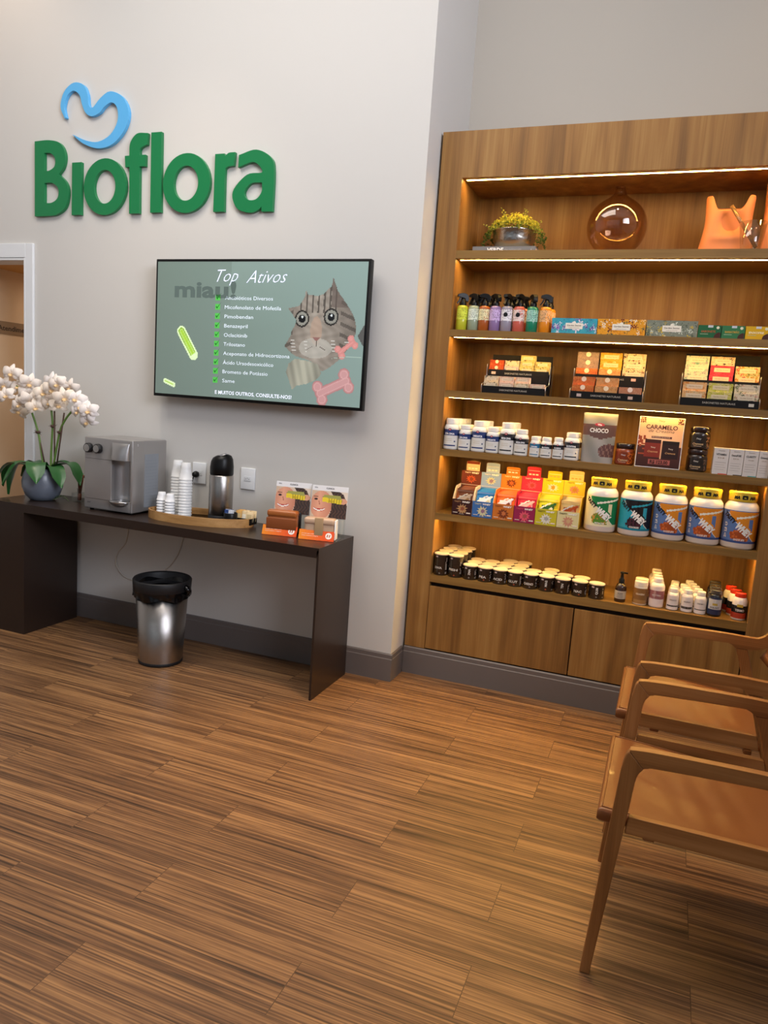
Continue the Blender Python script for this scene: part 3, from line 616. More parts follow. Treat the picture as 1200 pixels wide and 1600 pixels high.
for kx in (-1.7235, -1.658):
    k = MB(); T = TR(wx(kx), YF - 0.0002, 0.346) @ ROT(PI / 2, 'X'); k.lathe([(0.0, 0), (0.026, 0), (0.026, 0.018), (0.022, 0.024), (0.020, 0.024)], n=28, mat=0, tf=T); k.lathe([(0.020, 0.0238), (0.0, 0.0245)], n=28, mat=1, tf=T)
    k.build('knob', [BLACKS, DISPL], wd)
m = MB(); m.box(X1 - 0.0003, X1 + 0.0012, -0.045, 0.072, 0.035, 0.330)
for i in range(14): m.box(X1 + 0.001, X1 + 0.0016, -0.035, 0.062, 0.06 + i * 0.018, 0.0615 + i * 0.018, mat=1)
m.build('side_label', [plain('grey_label', '#8b9097', 0.5), plain('faint_grey_print', '#7c828a', 0.5)], wd)
m = MB()
m.text('S', lambda u, v: (X1 + 0.0009, -0.103 + u, 0.383 + v), 0.012, '#e8e8ea', 0.02); m.build('emblem', P, wd); m = MB(); m.text('Soft', lambda u, v: (X0 + 0.035 + u, YF - 0.0008, 0.045 + v), 0.010, '#4b4b50', 0, shear=0.4)
m.build('lettering', P, wd)
for x in (X0 + 0.03, X1 - 0.03):
    for y in (YF + 0.03, YB - 0.03): MB().lathe([(0, 0), (0.012, 0), (0.012, 0.011), (0, 0.011)], cx=x, cy=y, n=12).build('foot', BLACKS, wd)

# ------------------------------------------------------------------ tray and what stands on it
TCX, TCY, TRX, TRY = -1.075, -0.205, 0.305, 0.150
tr_rot = R(7)
tray = thing('serving_tray', 'oval wooden serving tray with black floor holding cups and flask', 'tray', (TCX, TCY, TZ), tr_rot)
def oval(prof, mat, name, n=64):
    m = MB(); m.lathe([(r_ , z) for r_, z in prof], n=n, sx=1, sy=1)
    return m
m = MB(); vs = []; n = 72; prof = [(-0.0, 0.0), (-0.0, 0.045), (-0.009, 0.045), (-0.009, 0.009)]
for d, z in prof:
    for i in range(n):
        a = 2 * PI * i / n; vs.append(((TRX + d) * math.cos(a), (TRY + d) * math.sin(a), z))
m.add(vs, [(k * n + i, k * n + (i + 1) % n, (k + 1) * n + (i + 1) % n, (k + 1) * n + i) for k in range(3) for i in range(n)], smooth=False); m.build('rim', TRAYW, tray)
m = MB(); m.lathe([(0, 0.0), (1, 0.0), (1, 0.008), (0, 0.010)], n=72); m.v = [(v[0] * (TRX - 0.009), v[1] * (TRY - 0.009), v[2]) for v in m.v]; m.build('base', plain('black_gloss_base', '#0c0b0b', 0.15), tray)
TF = TZ + 0.0105
def cup_mesh(r0, r1, h, mat):
    m = MB(); m.lathe([(r0 + 0.0015, 0.0), (r0 + 0.002, 0.003), (r0, 0.004), (r1 + (r0 - r1) * 0.35, h * 0.68), (r1, h - 0.002), (r1 - 0.003, h), (0, h - 0.002)], n=22); return m.build('plastic_cup', mat)
def cup_stack(proto, x, y, n, dz, label, toplabel, group):
    for i in range(n):
        o = proto if i == 0 and 'label' not in proto else dup(proto, (0, 0, 0), '')
        o.location = (x, y, TF + i * dz); tag(o, toplabel if i == n - 1 else label, 'cup', group)
cs = cup_mesh(0.027, 0.0195, 0.045, CUPW); ct = cup_mesh(0.0355, 0.0245, 0.092, CUPC)
cup_stack(cs, -1.325, -0.215, 6, 0.0155, 'small white plastic cup nested in the leftmost short stack on the tray', 'small white plastic cup topping the leftmost short stack on the tray', 'small white cups on the tray')
cup_stack(cs, -1.255, -0.235, 6, 0.0155, 'small white plastic cup nested in the short stack before the tall cups', 'small white plastic cup topping the short stack before the tall cups', 'small white cups on the tray')
cup_stack(ct, -1.268, -0.155, 14, 0.016, 'clear plastic cup nested in the tall stack nearest the water dispenser', 'clear plastic cup topping the tall stack nearest the water dispenser', 'clear cups on the tray')
cup_stack(ct, -1.165, -0.225, 14, 0.016, 'clear plastic cup nested in the tall stack nearest the flask', 'clear plastic cup topping the tall stack nearest the flask', 'clear cups on the tray')
fk = thing('thermal_flask', 'steel thermal coffee flask with black pump lid on the oval tray', 'flask', (-0.985, -0.155, TF))
MB().lathe([(0, 0), (0.063, 0), (0.065, 0.004), (0.065, 0.028), (0.062, 0.030)], n=40).build('base_ring', BLACKS, fk)
MB().lathe([(0.062, 0.030), (0.064, 0.034), (0.064, 0.243), (0.061, 0.248), (0, 0.248)], n=40).build('body', STEEL, fk)
m = MB(); m.lathe([(0.060, 0.2485), (0.063, 0.252), (0.063, 0.290), (0.058, 0.325), (0.049, 0.343), (0.03, 0.353), (0, 0.355)], n=40, sx=1.0)
for i, v in enumerate(m.v):
    if v[2] > 0.27: m.v[i] = (v[0], v[1], 0.27 + (v[2] - 0.27) * (1.02 + 2.4 * v[0]))
m.build('pump_lid', BLACK, fk)
MB().lathe([(0, 0.010), (0.022, 0.008), (0.026, 0)], n=24, sx=1.2, sy=0.8, tf=TR(0.012, -0.018, 0.350) @ ROT(R(-20), 'Y')).build('pump_button', plain('grey_button', '#8c8c90', 0.35, 0.4), fk)
# black pot with blue sticks, square box with beige sachets
sb = tag(MB().lathe([(0, 0), (0.033, 0), (0.036, 0.004), (0.036, 0.062), (0.034, 0.064), (0.032, 0.062), (0.032, 0.018), (0, 0.018)], n=26).build('sachet_pot', BLACK, loc=(-0.865, -0.240, TF)), 'small round black pot of blue sachets in front of the flask', 'pot')
def packet(name, w, h, t, c1, c2, seed):
    rr = random.Random(seed); m = MB()
    def pf(sgn): return lambda u, v: ((u - 0.5) * w, sgn * t * 0.5 * math.sin(PI * u) ** 0.5 * math.sin(PI * v) ** 0.5 if 0 < u < 1 and 0 < v < 1 else 0.0, v * h)
    cf_ = lambda u, v: lin(c2 if (abs(u - 0.5) < 0.3 and 0.35 < v < 0.7) else c1)
    m.grid(pf(-1), 6, 7, cf_, smooth=True); m.grid(pf(1), 6, 7, cf_, smooth=True); return m
for i in range(5):
    a = R(-40 + 22 * i); m = packet('s', 0.030, 0.062, 0.004, '#34508f' if i % 2 else '#e9ecf2', '#8fa6cf', i); m.move(TR(0.018 * math.cos(i * 1.3), 0.014 * math.sin(i * 1.3), 0.020) @ ROT(a, 'Z') @ ROT(R(8), 'X'))
    tag(m.build('sweetener_sachet', PG, loc=(-0.865, -0.240, TF)), 'blue and white sweetener sachet standing in the round black pot', 'sachet', 'sweetener sachets in the black pot')
m = MB(); m.rbox(-0.05, 0.05, -0.035, 0.035, 0, 0.012, 0.003)
for x0, x1, y0_, y1_ in ((-0.05, 0.05, -0.035, -0.031), (-0.05, 0.05, 0.031, 0.035), (-0.05, -0.046, -0.031, 0.031), (0.046, 0.05, -0.031, 0.031)): m.box(x0, x1, y0_, y1_, 0.008, 0.034)
tag(m.build('sachet_box', BLACK, loc=(-0.820, -0.165, TF)), 'low square black box heaped with beige sachets on the tray', 'box')
for i in range(9):
    rr = random.Random(i + 50); m = packet('s', 0.036, 0.058, 0.008, '#e8cfa2' if i % 3 else '#d9a860', '#f4ead6' if i % 2 else '#c9b489', i)
    m.move(TR(-0.034 + 0.034 * (i % 3), -0.019 + 0.019 * (i // 3), 0.0135) @ ROT(rr.uniform(-0.3, 0.3), 'Z') @ ROT(R(-8), 'X'))
    tag(m.build('sugar_sachet', P, loc=(-0.820, -0.165, TF)), 'beige sugar sachet heaped in the low square black box', 'sachet', 'sugar sachets in the square box')

# ------------------------------------------------------------------ leaflet stands and glasses cases
def faceprint(uu, vv):
    x, y = uu * 100, vv * 100
    c = (0.86, 0.80, 0.74) if y < 84 else (0.90, 0.90, 0.91)
    if y < 84:
        c = mixc((0.80, 0.70, 0.60), (0.88, 0.82, 0.76), x / 100)
        if inpoly(x, y, [(52, 84), (60, 70), (56, 55), (58, 30), (50, 0), (100, 0), (100, 40), (96, 60), (88, 76), (78, 84)]): c = (0.20, 0.13, 0.10) if math.sin(x * 0.7 + 3 * math.sin(y * 0.2)) < 0.6 else (0.34, 0.22, 0.16)
        if ((x - 28) / 30) ** 2 + ((y - 40) / 44) ** 2 < 1: c = mixc((0.88, 0.64, 0.52), (0.74, 0.48, 0.38), abs(x - 22) / 40)
        if ((x - 12) / 5.5) ** 2 + ((y - 57) / 2.6) ** 2 < 1 or ((x - 38) / 5.5) ** 2 + ((y - 56) / 2.6) ** 2 < 1: c = (0.18, 0.11, 0.09)
        if (abs(y - 64 - 0.05 * x) < 1.3 and (5 < x < 18 or 31 < x < 45)): c = (0.28, 0.17, 0.12)
        if abs(x - 22 - (50 - y) * 0.12) < 1.6 and 40 < y < 52: c = (0.72, 0.45, 0.36)
        s_ = 24 + 0.02 * (x - 23) ** 2
        if 8 < x < 40 and s_ - 5 < y < s_ + 3 and y < 33: c = (0.95, 0.93, 0.90) if s_ - 3.4 < y < s_ + 0.6 else (0.70, 0.22, 0.22)
        if ((x - 88) / 12) ** 2 + ((y - 55) / 9) ** 2 < 1: c = (0.85, 0.62, 0.50)
        if inpoly(x, y, [(30, 50), (84, 46), (86, 60), (30, 64)]): c = (0.90, 0.80, 0.15) if (int(x) % 7) else (0.55, 0.5, 0.1)
        if inpoly(x, y, [(32, 64), (84, 60), (80, 72), (34, 72)]): c = (0.62, 0.62, 0.30)
    return lin(c)
def leaflet_stand(x, y, rz, label):
    t = thing('leaflet_stand', label, 'display stand', (x, y, TZ), rz)
    Ts = TR(0, 0, 0.001) @ ROT(R(-22), 'X'); m = MB(); m.box(-0.091, 0.091, 0, 0.0015, 0, 0.052, '#e8642a', tf=Ts)
    m.grid(lambda u, v: Ts @ Vector((-0.091 + 0.182 * u, -0.0006, 0.001 + 0.050 * v)), 12, 1, lambda u, v: lin(mixc((0.93, 0.55, 0.16), (0.90, 0.34, 0.16), u * 1.3)))
    m.text('proteja seus óculos com', lambda u, v: Ts @ Vector((-0.076 + u, -0.0012, 0.032 + v)), 0.005, '#ffe9d8', 0, width=0.085, align='l'); m.text('estojo resistente e elegante', lambda u, v: Ts @ Vector((-0.076 + u, -0.0012, 0.022 + v)), 0.005, '#ffe9d8', 0, width=0.085, align='l')
    m.lathe([(0, 0), (0.0165, 0)], n=24, col='#f6efe8', tf=Ts @ TR(0.062, -0.0012, 0.027) @ ROT(PI / 2, 'X'))
    for dx in (-0.006, 0.005): m.add([Ts @ Vector((0.062 + dx + a, -0.0018, 0.027 + b)) for a, b in ((-0.004, -0.006), (0.001, -0.007), (0.004, 0.006), (-0.001, 0.008))], [(0, 1, 2, 3)], '#b85a3c')
    m.build('front_sign', P, t, label='orange front sign')
    Tc = TR(0.034, 0.088, 0.103) @ ROT(R(-10), 'X'); m = MB(); m.box(-0.094, 0.094, 0.0, 0.002, 0.0, 0.165, '#e6e6ea', tf=Tc)
    m.grid(lambda u, v: Tc @ Vector((-0.093 + 0.186 * u, -0.0006, 0.001 + 0.163 * v)), 56, 50, faceprint)
    m.text('ótica', lambda u, v: Tc @ Vector((-0.082 + u, -0.0012, 0.154 + v)), 0.006, '#55555c', 0.02, align='l'); m.text('CLINICA', lambda u, v: Tc @ Vector((0.0 + u, -0.0012, 0.152 + v)), 0.008, '#4a4a50', 0.03)
    m.text('SEUS', lambda u, v: Tc @ Vector((0.012 + u, -0.0012, 0.088 + v)), 0.009, '#b89a10', 0.03)
    m.build('picture_card', PG, t, label='card with a smiling curly-haired woman')
    m = MB(); m.box(-0.088, 0.105, 0.002, 0.125, 0.0, 0.003); m.box(-0.055, 0.122, 0.105, 0.108, 0.003, 0.12); m.box(-0.055, 0.122, 0.086, 0.105, 0.0995, 0.102); m.build('acrylic_base', GLASS, t)
    return t
leaflet_stand(-0.5435, -0.293, R(11.5), 'leaflet stand with smiling face card and orange sign, behind the brown case')
leaflet_stand(-0.342, -0.279, R(12), 'leaflet stand with smiling face card and orange sign, behind the beige case')
def glasses_case(x, y, rz, c1, c2, label, beige):
    t = thing('glasses_case', label, 'glasses case', (x, y, TZ + 0.0035), rz)
    mt = plain('case_leather_' + label.split()[0], c1, 0.3, coat=0.3, bump=(300, (1, 1, 1), 0.3)); m2 = plain('case_trim_' + label.split()[0], c2, 0.35)
    m = MB(); m.rbox(-0.078, 0.078, -0.028, 0.022, 0.0, 0.118 if not beige else 0.102, 0.016, seg=4); m.build('body', mt, t)
    h = 0.118 if not beige else 0.102
    m = MB(); m.rbox(-0.079, 0.079, -0.034, 0.024, h - 0.028, h + 0.006, 0.012, seg=4); m.build('flap', mt, t)
    if beige:
        m = MB(); m.rbox(-0.022, 0.022, -0.037, -0.026, 0.012, h + 0.008, 0.003); m.build('closure_band', m2, t); MB().rbox(0.0785, 0.086, -0.03, 0.02, 0.002, h, 0.003).build('price_tag', P, t)
    else:
        m = MB(); m.rbox(-0.079, 0.079, -0.037, -0.028, 0.028, h - 0.032, 0.004); m.build('front_pocket', m2, t); m = MB(); m.rbox(-0.07, 0.086, 0.0245, 0.042, 0.0, h - 0.004, 0.006); m.build('inner_sleeve', BLACKS, t)
    return t
glasses_case(-0.548, -0.246, R(11.5), '#a8602c', '#8a4a24', 'brown leather glasses case in clear wrap behind orange sign', False)
glasses_case(-0.343, -0.232, R(12), '#cfae92', '#b0936f', 'beige glasses case with buckle band, at the right table end', True)

# ------------------------------------------------------------------ waste bin
bn = thing('waste_bin', 'round stainless steel waste bin with black rim under the table', 'bin', (-1.185, -0.375, 0))
MB().lathe([(0, 0), (0.114, 0), (0.116, 0.004), (0.116, 0.016), (0.1145, 0.018)], n=48).build('base', BLACKS, bn)
MB().lathe([(0.1145, 0.018), (0.137, 0.40), (0.133, 0.40), (0.110, 0.03), (0, 0.03)], n=48).build('body', STEEL, bn)
m = MB(); m.lathe([(0.144, 0.395), (0.150, 0.405), (0.153, 0.455), (0.148, 0.462), (0.140, 0.455), (0.138, 0.42), (0.1, 0.405)], n=48); m.build('rim', BLACKS, bn)
m = MB(); prof = [(0.146, 0.36), (0.149, 0.38), (0.152, 0.40), (0.151, 0.412)]
def bag(u, v):
    a = 2 * PI * u; w = 0.006 * math.sin(9 * a + v * 4) + 0.004 * math.sin(23 * a); return ((0.1495 + w * (1 - v) * 0.7) * math.cos(a), (0.1495 + w * (1 - v) * 0.7) * math.sin(a), 0.365 + 0.045 * v + 0.008 * math.sin(5 * a) * (1 - v))
m.grid(bag, 120, 4, lambda u, v: WHT, smooth=True)
m.grid(lambda u, v: ((0.137 * (1 - v) + 0.0) * math.cos(2 * PI * u), 0.137 * (1 - v) * math.sin(2 * PI * u), 0.43 - 0.16 * math.sin(v * PI / 2) + 0.008 * math.sin(31 * u + 9 * v)), 60, 8, lambda u, v: WHT, smooth=True)
m.tube([(0.145, 0.0, 0.435), (0.165, -0.008, 0.43), (0.178, -0.012, 0.415), (0.165, -0.004, 0.40), (0.148, 0.0, 0.40)], [0.012, 0.016, 0.014, 0.012, 0.008], 10)
m.build('bin_liner', plain('black_liner', '#08080a', 0.22), bn)

# ------------------------------------------------------------------ printed cylinders and boxes
def cyl(r, cx=0.0, cy=0.0, off=0.0006):
    return lambda u, v: (cx + (r + off) * math.sin(u / r), cy - (r + off) * math.cos(u / r), v)
def band(m, r, z0, z1, col, a=PI * 0.98, off=0.0004, n=28, colf=None, nv=1):
    Pf = cyl(r, off=off); m.grid(lambda u, v: Pf((u - 0.5) * 2 * a * r, z0 + (z1 - z0) * v), n, nv, colf or (lambda u, v: col), smooth=False)
def hashc(i, j, k=0): return random.Random(i * 7919 + j * 104729 + k * 31).random()
def floral(cols, k=0, nu=14, nv=9, asp=3.0, dens=30):
    rr = random.Random(k * 13 + 5); fl = [(rr.random() * asp, rr.random(), rr.uniform(0.10, 0.24), rr.choice((4, 5, 6)), rr.random() * 6, cols[rr.randrange(len(cols))]) for _ in range(int(dens * asp))]
    base = lin(cols[0])
    def f(u, v):
        x = u * asp; c = base
        for fx, fy, r, n, ph, cc in fl:
            dx, dy = x - fx, v - fy; d = math.hypot(dx, dy)
            if d < r:
                q = r * (0.55 + 0.45 * math.cos(n * math.atan2(dy, dx) + ph))
                if d < q: c = lin(cc) if d > r * 0.22 else tuple(w * 0.6 for w in lin(cc))
        return c
    return f
BOT, TXTW = '#eeeceb', '#f7f4ef'

# ------------------------------------------------------------------ top shelf
Z = SH[0]
bk = thing('book', 'grey hardback book lying flat under the metal bowl, spine reading VERDE', 'book', (0.348, 0.395, Z))
MB().box(-0.161, 0.161, -0.125, -0.122, 0, 0.037, '#77787a').box(-0.161, 0.161, -0.122, 0.115, 0, 0.003, '#77787a').box(-0.161, 0.161, -0.122, 0.115, 0.034, 0.037, '#77787a').build('cover', P, bk)
MB().box(-0.158, 0.158, -0.1218, 0.112, 0.0032, 0.0338, '#e4c9b4').build('pages', P, bk)
m = MB(); fr = lambda x, z: (lambda u, v: (x + u, -0.1254, z + v))
m.text('VERDE', fr(-0.043, 0.019), 0.022, '#f0f0ee', 0.03, width=0.084); m.text('EM DETALHES', fr(0.048, 0.018), 0.013, '#a9aaab', 0, width=0.084); m.text('I', fr(0.140, 0.018), 0.014, '#c9c9c9'); m.build('spine_lettering', P, bk)
bw = thing('planted_bowl', 'round hammered metal bowl of small yellow-green leaves on the grey book', 'plant', (0.372, 0.385, Z + 0.0375))
MB().lathe([(0, 0), (0.088, 0), (0.098, 0.006), (0.108, 0.05), (0.110, 0.088), (0.114, 0.092), (0.110, 0.095), (0.104, 0.088), (0.095, 0.07), (0, 0.07)], n=44).build('bowl', HAMMER, bw)
m = MB(); rr = random.Random(4)
for i in range(1500):
    a = rr.uniform(0, 2 * PI); rad = math.sqrt(rr.random()); R_ = 0.165 * rad; h = 0.075 + 0.098 * (1 - rad ** 2.2) * rr.uniform(0.7, 1.15) - (0.075 * max(0, rad - 0.7) / 0.3 * rr.random())
    c = Vector((R_ * math.cos(a), R_ * math.sin(a) * 0.8, max(h, 0.012)))
    if c.y > 0.15 or (c.y < 0.02 and abs(c.x) < 0.105 and c.z < 0.090): continue
    d = Vector((rr.gauss(0, 1), rr.gauss(0, 1), rr.gauss(0, 1))).normalized(); e = d.orthogonal().normalized(); s_ = rr.uniform(0.006, 0.0105)
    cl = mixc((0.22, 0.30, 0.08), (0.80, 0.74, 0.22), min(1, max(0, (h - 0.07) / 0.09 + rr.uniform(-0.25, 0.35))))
    m.add([c - d * s_, c + e * s_ * 0.5, c + d * s_, c - e * s_ * 0.5], [(0, 1, 2, 3)], lin(cl))
for (x, y, h) in ((-0.07, -0.03, 0.205), (0.045, 0.0, 0.205), (-0.055, -0.04, 0.19), (0.06, -0.02, 0.195), (-0.15, -0.05, 0.12), (0.13, 0.02, 0.15)):
    m.tube([(x * 0.5, y, 0.08), (x, y, h)], 0.0012, 5, lin((0.35, 0.42, 0.15)))
    for k in range(8):
        c = Vector((x * (0.7 + 0.3 * k / 7), y, 0.08 + (h - 0.08) * (0.4 + 0.6 * k / 7))); d = Vector(((-1) ** k, 0.3, 0.5)).normalized() * 0.010; e = Vector((0, 0, 0.004)); m.add([c, c + d * 0.5 + e, c + d, c + d * 0.5 - e], [(0, 1, 2, 3)], lin((0.75, 0.72, 0.28)))
m.build('foliage', P, bw)
vs_ = thing('glass_vase', 'round amber glass bottle vase with a short narrow neck on top shelf', 'vase', (0.878, 0.365, Z))
prof = [(0.0, 0.004), (0.05, 0.0), (0.075, 0.004)]
prof += [(0.142 * math.cos(t), 0.143 + 0.140 * math.sin(t)) for t in [R(x) for x in range(-58, 62, 8)]]
prof += [(0.052, 0.277), (0.034, 0.292), (0.028, 0.305), (0.024, 0.322), (0.022, 0.330)]
inner = [(max(r - 0.004, 0.0), z) for r, z in prof[::-1]]; inner[-1] = (0, 0.012); inner[-2] = (0.04, 0.010); inner[-3] = (0.07, 0.012)
MB().lathe(prof + inner, n=64).build('body', AMBER, vs_, fixn=True)
m = MB(); m.lathe([(0.0, 0.013), (0.018, 0.014), (0.008, 0.026), (0.0, 0.034)], n=16); m.build('base_glint_bead', GLASS, vs_); m = MB(); m.lathe([(0, 0.290), (0.013, 0.293), (0.016, 0.305), (0.013, 0.318), (0.008, 0.322), (0, 0.323)], n=16); m.build('neck_glint_bead', GLASS, vs_)  # clear lumps added to stand for bright reflections in the thick glass
def face_vase(x, y, w, d, h, rz, label):
    m = MB(); nu, nv = 72, 40
    def pt(u, v):
        a = 2 * PI * u; t = v; ca, sa = math.cos(a), math.sin(a); ex = 0.55
        ww = w * 0.5 * (1.0 - 0.10 * math.sin(PI * t) * 0.4 - 0.14 * t + 0.03 * math.cos(6 * t)); dd = d * 0.5 * (1 - 0.45 * t)
        X = ww * math.copysign(abs(ca) ** ex, ca); Y = dd * math.copysign(abs(sa) ** 0.9, sa)
        q = max(0.0, min(1.0, (abs(ca) - 0.22) / 0.42)); q = q * q * (3 - 2 * q); q2 = max(0.0, (abs(ca) - 0.93) / 0.07)
        top = h * ((0.76 if sa < 0 else 0.84) * (1 - q) + q - 0.03 * q2)
        Zz = t * top
        if sa < 0:
            r2 = ((X - 0.012) ** 2 + (Zz - h * 0.52) ** 2) / 0.0016; Y += 0.050 * math.exp(-r2 * 1.1); r3 = (X ** 2) / 0.004 + ((Zz - h * 0.27) / 0.02) ** 2; Y -= 0.010 * math.exp(-r3)
        return (X, Y, Zz)
    m.grid(pt, nu, nv, lambda u, v: WHT, smooth=True)
    m.grid(lambda u, v: (pt(u, 1)[0] * (1 - v * 0.12), pt(u, 1)[1] * (1 - v * 0.4), pt(u, 1)[2] - 0.12 * h * v * 4 * (0.25 if v < 0.5 else 1) ), nu, 4, lambda u, v: WHT, smooth=True)
    m.add([pt(i / nu, 0) for i in range(nu)], [tuple(range(nu))[::-1]])
    o = m.build('ceramic_vase', CERAM, loc=(x, y, Z), fixn=True); o.rotation_euler.z = rz; return tag(o, label, 'vase')
face_vase(1.375, 0.34, 0.235, 0.13, 0.262, 0, 'orange matte ceramic vase with two raised corners, behind the drinking glass')
face_vase(1.615, 0.37, 0.215, 0.13, 0.335, R(-6), 'taller orange ceramic vase at the right end of the top shelf')
gl = tag(MB().lathe([(0, 0), (0.040, 0), (0.042, 0.003), (0.059, 0.128), (0.0565, 0.128), (0.040, 0.012), (0, 0.012)], n=40).build('drinking_glass', GLASS, loc=(1.478, 0.262, Z), fixn=True), 'clear tapered drinking glass in front of the orange vases', 'glass')
pe = tag(MB().tube([(-0.100, 0.006, 0.205), (0.022, -0.004, 0.020)], [0.009, 0.008], 14).build('glass_stick', plain('honey_glass', '#b98a52', 0.08, trans=0.6), loc=(1.478, 0.262, Z)), 'thick honey-coloured stick leaning in the drinking glass', 'stick')

# ------------------------------------------------------------------ spray bottles and gift boxes
Z = SH[1]
SPR = [('lime green', '#b8b92c', '#d3dc4a', 0.172, 0.5), ('pale sage green', '#8f9c84', '#dfe8d8', 0.233, -0.4), ('amber brown', '#a4531c', '#e6dcae', 0.288, 0.2), ('violet', '#8a6f9e', '#cbb0dc', 0.345, -0.7),
       ('lilac grey', '#938c9c', '#e9e6ea', 0.404, 1.3), ('coral red', '#c35b4b', '#ecd3cd', 0.466, 1.2), ('emerald green', '#127a5a', '#9fcfc0', 0.533, -1.0), ('orange', '#dc8617', '#e8b27c', 0.598, 0.3)]
def spray(x, y, liq, lab, k, rz, label, grp):
    t = thing('spray_bottle', label, 'spray bottle', (x, y, Z), 0, grp); r = 0.0285
    m = MB(); m.lathe([(0, 0), (0.025, 0), (r, 0.004), (r, 0.046, ), (r, 0.116), (0.024, 0.124), (0.012, 0.127), (0.012, 0.13)], n=28, col=liq); m.build('bottle', PG, t)
    m = MB(); lc = lin(lab); dk = [v * 0.55 for v in lc]
    band(m, r, 0.053, 0.108, lab, a=2.4, n=26, nv=12, colf=lambda u, v: tuple(mixc(lc, lin(liq), 0.75)) if hashc(int(u * 26), int(v * 12), k) > 0.72 and u > 0.52 else (lc if hashc(int(u * 30), int(v * 12), k) < 0.85 else dk))
    if k in (4, 5): m.lathe([(0, 0), (0.011, 0)], n=18, col='#151518', tf=TR(0.0, -r - 0.0012, 0.083) @ ROT(PI / 2, 'X'))
    else: m.text('aqua', cyl(r, off=0.001), 0.007, '#5a5a55' if k != 3 else '#5b3f6b', 0.02, rot=0) if False else None
    for q in range(5): m.grid(lambda u, v: cyl(r, off=0.0008)(-0.010 + 0.013 * u, 0.096 - q * 0.008 + 0.002 * v), 3, 1, lambda u, v: dk)
    m.build('label', P, t)
    h = MB(); T = ROT(rz, 'Z')
    h.lathe([(0.017, 0.122), (0.0175, 0.140), (0.015, 0.145), (0.011, 0.150), (0.010, 0.162), (0, 0.162)], n=20)
    h.prism([smooth_poly([(-0.030, 0.170, 1), (-0.028, 0.180, 1), (-0.005, 0.186), (0.018, 0.180), (0.026, 0.160), (0.024, 0.148, 1), (0.010, 0.150, 1), (0.008, 0.162, 1), (-0.010, 0.166, 1)])], 0.010, lambda x_, y_, z_: T @ Vector((x_, z_, y_)), bevel=0.001)
    h.prism([smooth_poly([(-0.018, 0.167, 1), (-0.012, 0.166, 1), (-0.016, 0.150), (-0.030, 0.132, 1), (-0.034, 0.135, 1), (-0.024, 0.152)])], 0.006, lambda x_, y_, z_: T @ Vector((x_, z_, y_)))
    h.build('trigger_head', BLACK, t); return t
for i, (n_, lq, lb, x, rz) in enumerate(SPR): spray(x, 0.232, lq, lb, i, rz, f'{n_} room spray bottle with black trigger, front row beside the gift boxes' if i == 7 else f'{n_} room spray bottle with black trigger head in the front row', 'room spray bottles')
for i in (1, 2, 4, 5, 7):
    n_, lq, lb, x, rz = SPR[i]; spray(x + 0.008, 0.305, lq, lb, i, rz + 1.4, f'{n_} spray bottle half hidden behind the front {n_} one', 'room spray bottles')
def carton(name, x0, x1, y0, d, h, colf, side, label, cat='box', parts=(), z=None, nu=78, nv=26, topc=None, rz=0.0, group=None):
    z = Z if z is None else z; w = x1 - x0; o = MB(); o.box(-w / 2, w / 2, 0, d, 0, h, side)
    o.grid(lambda u, v: (-w / 2 + w * u, -0.0004, h * v), nu, nv, colf)
    if topc: o.grid(lambda u, v: (-w / 2 + w * u, d * v, h + 0.0003), 1, 1, lambda u, v: topc)
    for p in parts: p(o, w, h)
    r = o.build(name, P, loc=((x0 + x1) / 2, y0, z)); r.rotation_euler.z = rz; return tag(r, label, cat, group)
def plate(txt, sub, bw, bh, cy=0.5, col='#eee6d6', tc='#5d4a38'):
    def f(o, w, h):
        o.box(-bw / 2, bw / 2, -0.0012, -0.0006, h * cy - bh / 2, h * cy + bh / 2, col); o.lathe([(0, 0), (bh * 0.28, 0)], n=16, col=col, tf=TR(0, -0.0010, h * cy + bh * 0.55) @ ROT(PI / 2, 'X'))
        o.text(txt, lambda u, v: (u, -0.0018, h * cy + bh * 0.12 + v), bh * 0.28, tc, 0.01, width=bw * 0.82); o.text(sub, lambda u, v: (u, -0.0018, h * cy - bh * 0.28 + v), bh * 0.12, tc, 0, width=bw * 0.6)
    return f
carton('gift_box', 0.638, 0.853, 0.200, 0.10, 0.073, floral(['#3e9db0', '#3e9db0', '#4aa6b4', '#6b4f96', '#8468b0', '#e6dbe0', '#3a8fa6'], 1), '#c7c1b8', 'turquoise and purple floral gift box on the shelf edge', parts=[plate('Garden Secret', 'sabonetes', 0.082, 0.028)])
carton('gift_box', 0.856, 1.074, 0.200, 0.10, 0.074, floral(['#e09a28', '#e09a28', '#d98c22', '#7a2f22', '#f0dcc0', '#e6a53a', '#4c5a44'], 2), '#c7c1b8', 'mustard and white floral gift box between turquoise and sage ones', parts=[plate('Garden Secret', 'sabonetes', 0.082, 0.028)])
carton('gift_box', 1.079, 1.301, 0.200, 0.10, 0.074, floral(['#7d8272', '#7d8272', '#8c9180', '#c8a93a', '#c9cdbb', '#5a6252', '#83887a'], 3), '#c7c1b8', 'sage green and yellow floral gift box right of the mustard one', parts=[plate('Garden Secret', 'sabonetes', 0.082, 0.028)])
